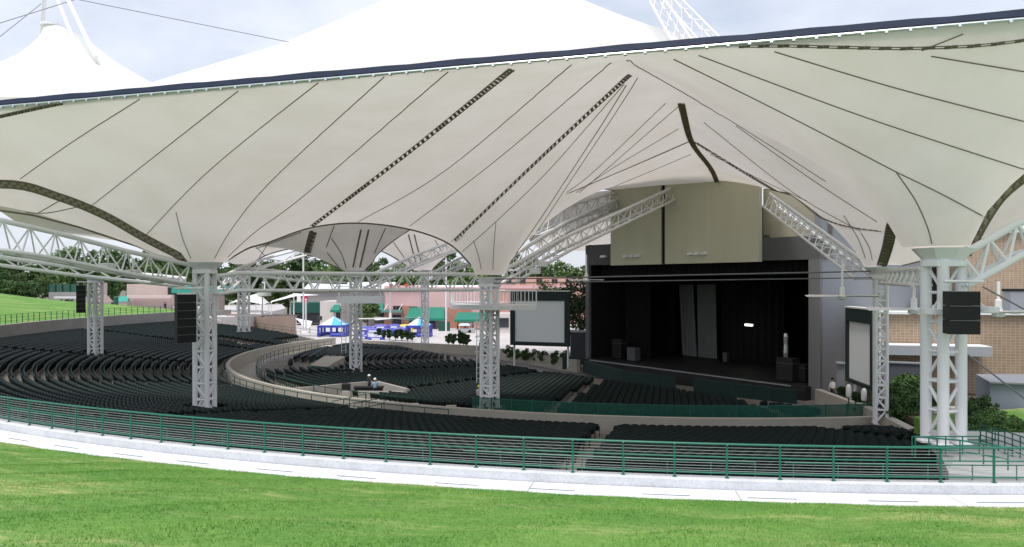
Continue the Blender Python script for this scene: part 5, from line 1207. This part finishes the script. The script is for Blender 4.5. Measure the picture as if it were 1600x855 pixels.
t = thing('tarpaulin', 'white tarpaulin lean-to at the end of the upper seats', 'tent', (*P(470,126), CZ-8)); obj('cloth', MB().add([W(461,497,124), W(488,502,124), W(484,512,121), W(473,512,121), W(470,505,122)], [(0,1,2,4),(4,2,3)]), 'cloth_white', t); strut('pole', t, W(484,503,123.9), W(484,520,123.5), .08, 'white_steel'); strut('pole', t, W(463,498,124), W(463,518,124), .08, 'white_steel')

# ================================================================ TREES AND SHRUBS
def leaf_crown(name, n, clumps, rx, rz, leaf, seed, squash=1, droop=0):
    g = np.random.default_rng(seed)
    cc = g.normal(size=(clumps,3)); cc /= np.linalg.norm(cc, axis=1)[:,None]; cc *= (g.random((clumps,1))**.45); cc *= np.array([rx, rx, rz]); cr_ = (.22+.25*g.random(clumps))*rx
    w = cr_**2; ci = g.choice(clumps, n, p=w/w.sum()); d = g.normal(size=(n,3)); d /= np.linalg.norm(d, axis=1)[:,None]
    p = cc[ci]+d*(cr_[ci]*(.35+.7*g.random(n)**.5))[:,None]*np.array([1,1,.8])
    u = g.normal(size=(n,3)); u /= np.linalg.norm(u, axis=1)[:,None]; v = np.cross(u, g.normal(size=(n,3))); v /= np.linalg.norm(v, axis=1)[:,None]
    s = leaf*(.6+.8*g.random((n,1))); co = np.stack([p-u*s, p+v*s*.5, p+u*s, p-v*s*.5], 1)
    return fast_mesh(name, co, np.arange(4*n), 4)
def trunk_mesh(h, r, rx, rz, seed, ch):
    g = random.Random(seed); mb = MB(); mb.poly([(0,0,0),(g.uniform(-.1,.1),g.uniform(-.1,.1),h*.5),(g.uniform(-.2,.2),g.uniform(-.2,.2),h),(0,0,ch+rz*.4)], [r,r*.8,r*.62,r*.15], 8)
    for k in range(7):
        a = g.uniform(0,6.28); z = h*(.75+.25*g.random())+k*.12*rz; e = (math.cos(a)*rx*g.uniform(.4,.8), math.sin(a)*rx*g.uniform(.4,.8), z+rz*g.uniform(.2,.7)); mb.poly([(0,0,z),(e[0]*.45,e[1]*.45,z+(e[2]-z)*.6),e], [r*.4,r*.25,r*.05], 5)
    return mb
TREES = []
for k, (rx, rz, ch, n, leaf) in enumerate(((4.4,6.0,9.5,4200,.42), (3.6,7.2,10.5,4200,.40), (5.2,5.2,8.5,4600,.44), (4.6,6.0,9.0,3400,.33))):
    c = leaf_crown('crown', n, 46, rx, rz, leaf, 30+k); m_t = trunk_mesh(ch-rz*.5, .35, rx, rz, k, ch).mesh('trunk'); c.materials.append(MATS['leaf_%d' % k]); m_t.materials.append(MATS['bark']); TREES.append((c, m_t, ch, rx, rz))
def tree(kind, x, y, z, s, rz_, label, group=None, name='tree'):
    c, tk, ch, rx, rzz = TREES[kind]; t = thing(name, label, 'tree', (x,y,z), group); t.scale = (s,s,s); t.rotation_euler.z = rz_
    a = bpy.data.objects.new('crown', c); COL.objects.link(a); a.parent = t; a.location = (0,0,ch); b = bpy.data.objects.new('trunk', tk); COL.objects.link(b); b.parent = t
    return t
g = random.Random(5)
k = 0
for px in list(range(-60, 520, 27)) + list(range(520, 960, 26)):
    d = g.uniform(208, 240); x, y = P(px+g.uniform(-8,8), d)
    tree(g.randrange(3), x, y, CZ-10+(-1 if px > 330 else 2), g.uniform(.95,1.22)*(1.0 if px > 130 else .9), g.uniform(0,6.28), 'tall dense green tree in the wood behind the plaza', 'trees of the wood behind the plaza'); k += 1
ORDW = ['first','second','third','fourth','fifth','sixth']; CT = 0
for px, d, s in ((10,175,.58),(35,178,.55),(60,180,.6),(105,182,.66),(150,185,.8),(175,186,.85)):
    x, y = P(px, d); tree(g.randrange(3), x, y, CZ-3.6-(px > 90)*2.5, s*.62, g.uniform(0,6), ORDW[CT]+' small tree from the left along the far left lawn crest', 'small trees along the lawn crest'); CT += 1
tree(3, *P(906,104), CZ-10, .72, .4, 'leafy tree between the left screen and the stage opening'); tree(3, *P(858,126), CZ-10, .66, 1.2, 'spreading tree rising behind the left projection screen')
x, y = P(574,158); tree(2, x, y, CZ-10, .5, .3, 'small bright green tree before the plaza building awning')
SH = leaf_crown('foliage', 1500, 22, .8, .62, .10, 77); SH.materials.append(MATS['leaf_1']); SH2 = leaf_crown('foliage', 1900, 30, .40, .72, .085, 78); SH2.materials.append(MATS['leaf_3'])
sm_ = MB().poly([(0,0,-.72),(.02,.02,0),(.1,.05,.3)], [.05,.035,.01], 5).poly([(0,0,-.6),(-.1,.05,.2)], [.03,.01], 5).mesh('stem'); sm_.materials.append(MATS['bark'])
ORDW = ['first','second','third','fourth','fifth','sixth','seventh','eighth','ninth','tenth','eleventh','twelfth']
SHC = {}
def shrub(x, y, z, s, label, kind=0, group=None):
    SHC.setdefault(label, []).append(x/y); order_ = SHC[label]
    t = thing('shrub', ORDW[len(order_)-1]+' '+label+', from the left', 'shrub', (x,y,z), group); t.scale = (s,s,s); t.rotation_euler.z = g.uniform(0,6)
    for nm, me in (('foliage', (SH,SH2)[kind]), ('stem', sm_)): o = bpy.data.objects.new(nm, me); COL.objects.link(o); o.parent = t; o.location = (0,0,.7 if kind == 0 else .62)
for px, d, s in sorted(((1512,37,.9),(1525,39,1.0),(1540,38,.9),(1552,40,1.1),(1568,38,1.0),(1585,39,.9),(1600,38,.8),(1518,42,1.1),(1536,43,1.3),(1575,36.5,.7))):
    x, y = P(px, d); shrub(x, y, CZ-7.7, s*.68, 'green shrub in the bed right of the thick column', 0, 'shrubs right of the thick column')
for px, d, s in sorted(((1395,50,1.0),(1408,51,1.2),(1420,50,1.1),(1432,51,1.3),(1402,53,1.5),(1416,54,1.7),(1430,54,1.6),(1390,54,1.2))):
    x, y = P(px, d); shrub(x, y, CZ-9.0, s, 'dark green shrub between the slim and thick right columns', 0, 'shrubs between the right columns')
for px, d, s in ((1313,62,1.2),(1338,58,1.3),(1343,56,1.0)):
    x, y = P(px, d); shrub(x, y, CZ-10, s, 'upright shrub at the foot of the oblique right screen', 1, 'shrubs below the right screen')
for px, d, s in ((591,134,1.0),(601,132,.9),(609,131,1.0),(618,130,1.0),(628,129,1.1),(637,128,1.0),(644,128,.8),(701,120,1.0),(708,119,1.0),(718,118,1.2),(724,118,1.1),(730,117,1.0)):
    x, y = P(px, d); shrub(x, y, CZ-10, s*1.45, 'small dark potted shrub on the plaza behind the beige wall', 1, 'potted shrubs on the plaza')
for px, d, s in ((795,101,1.0),(808,99,.8),(822,98,.9),(836,97,.9),(850,95,.9),(868,93,1.0),(884,92,1.1)):
    x, y = P(px, d); shrub(x, y, CZ-9.9, s, 'low shrub behind the beige wall under the left screen', 0, 'low shrubs under the left screen')
for px in range(2, 62, 10):
    x, y = P(px, 172); shrub(x, y, CZ-3.2-.012*px, 2.4, 'rounded hedge shrub on the far left lawn crest', 0, 'hedge shrubs on the lawn crest')
c = W(910,520,92); t = thing('equipment_box', 'dark grey equipment enclosure between left screen and stage', 'box', (c.x,c.y,CZ-10)); obj('body', MB().prism([P(891,93),P(926,92),P(926,96),P(891,97)], CZ-10, CZ-6.2), 'side_dark', t); obj('lid', MB().prism([P(890.5,92.9),P(926,91.9),P(926,96.1),P(890.5,97.1)], CZ-6.197, CZ-6.1), 'side_grey', t)
c = P(758,88); t = thing('waste_bin', 'dark blue covered bin at the end of the straight beige wall', 'bin', (*P(755,106), CZ-10)); x, y = P(755,106); obj('drum', MB().lathe((x,y,CZ-10), [(.5,0),(.62,.3),(.6,1.5),(.45,1.9)], 12), 'case_black', t, sm=True); obj('lid', MB().lathe((x,y,CZ-8.1), [(.5,0),(.5,.1),(.1,.25)], 12), 'case_black', t, sm=True)

for i, (px, d, m, lb) in enumerate(((14,35.2,'case_black','dark bin behind the front railing at the left frame edge'), (40,34.6,'bin_brown','brown bin behind the front railing, second from the left edge'))):
    x, y = P(px, d); z = CZ-7.35; t = thing('waste_bin', lb, 'bin', (x,y,z)); obj('drum', MB().lathe((x,y,z), [(.26,0),(.30,.06),(.31,.95),(.29,1.0)], 16), m, t, sm=True); obj('lid', MB().lathe((x,y,z+1.0), [(.32,0),(.32,.06),(.22,.14),(.05,.16)], 16), 'black', t, sm=True)
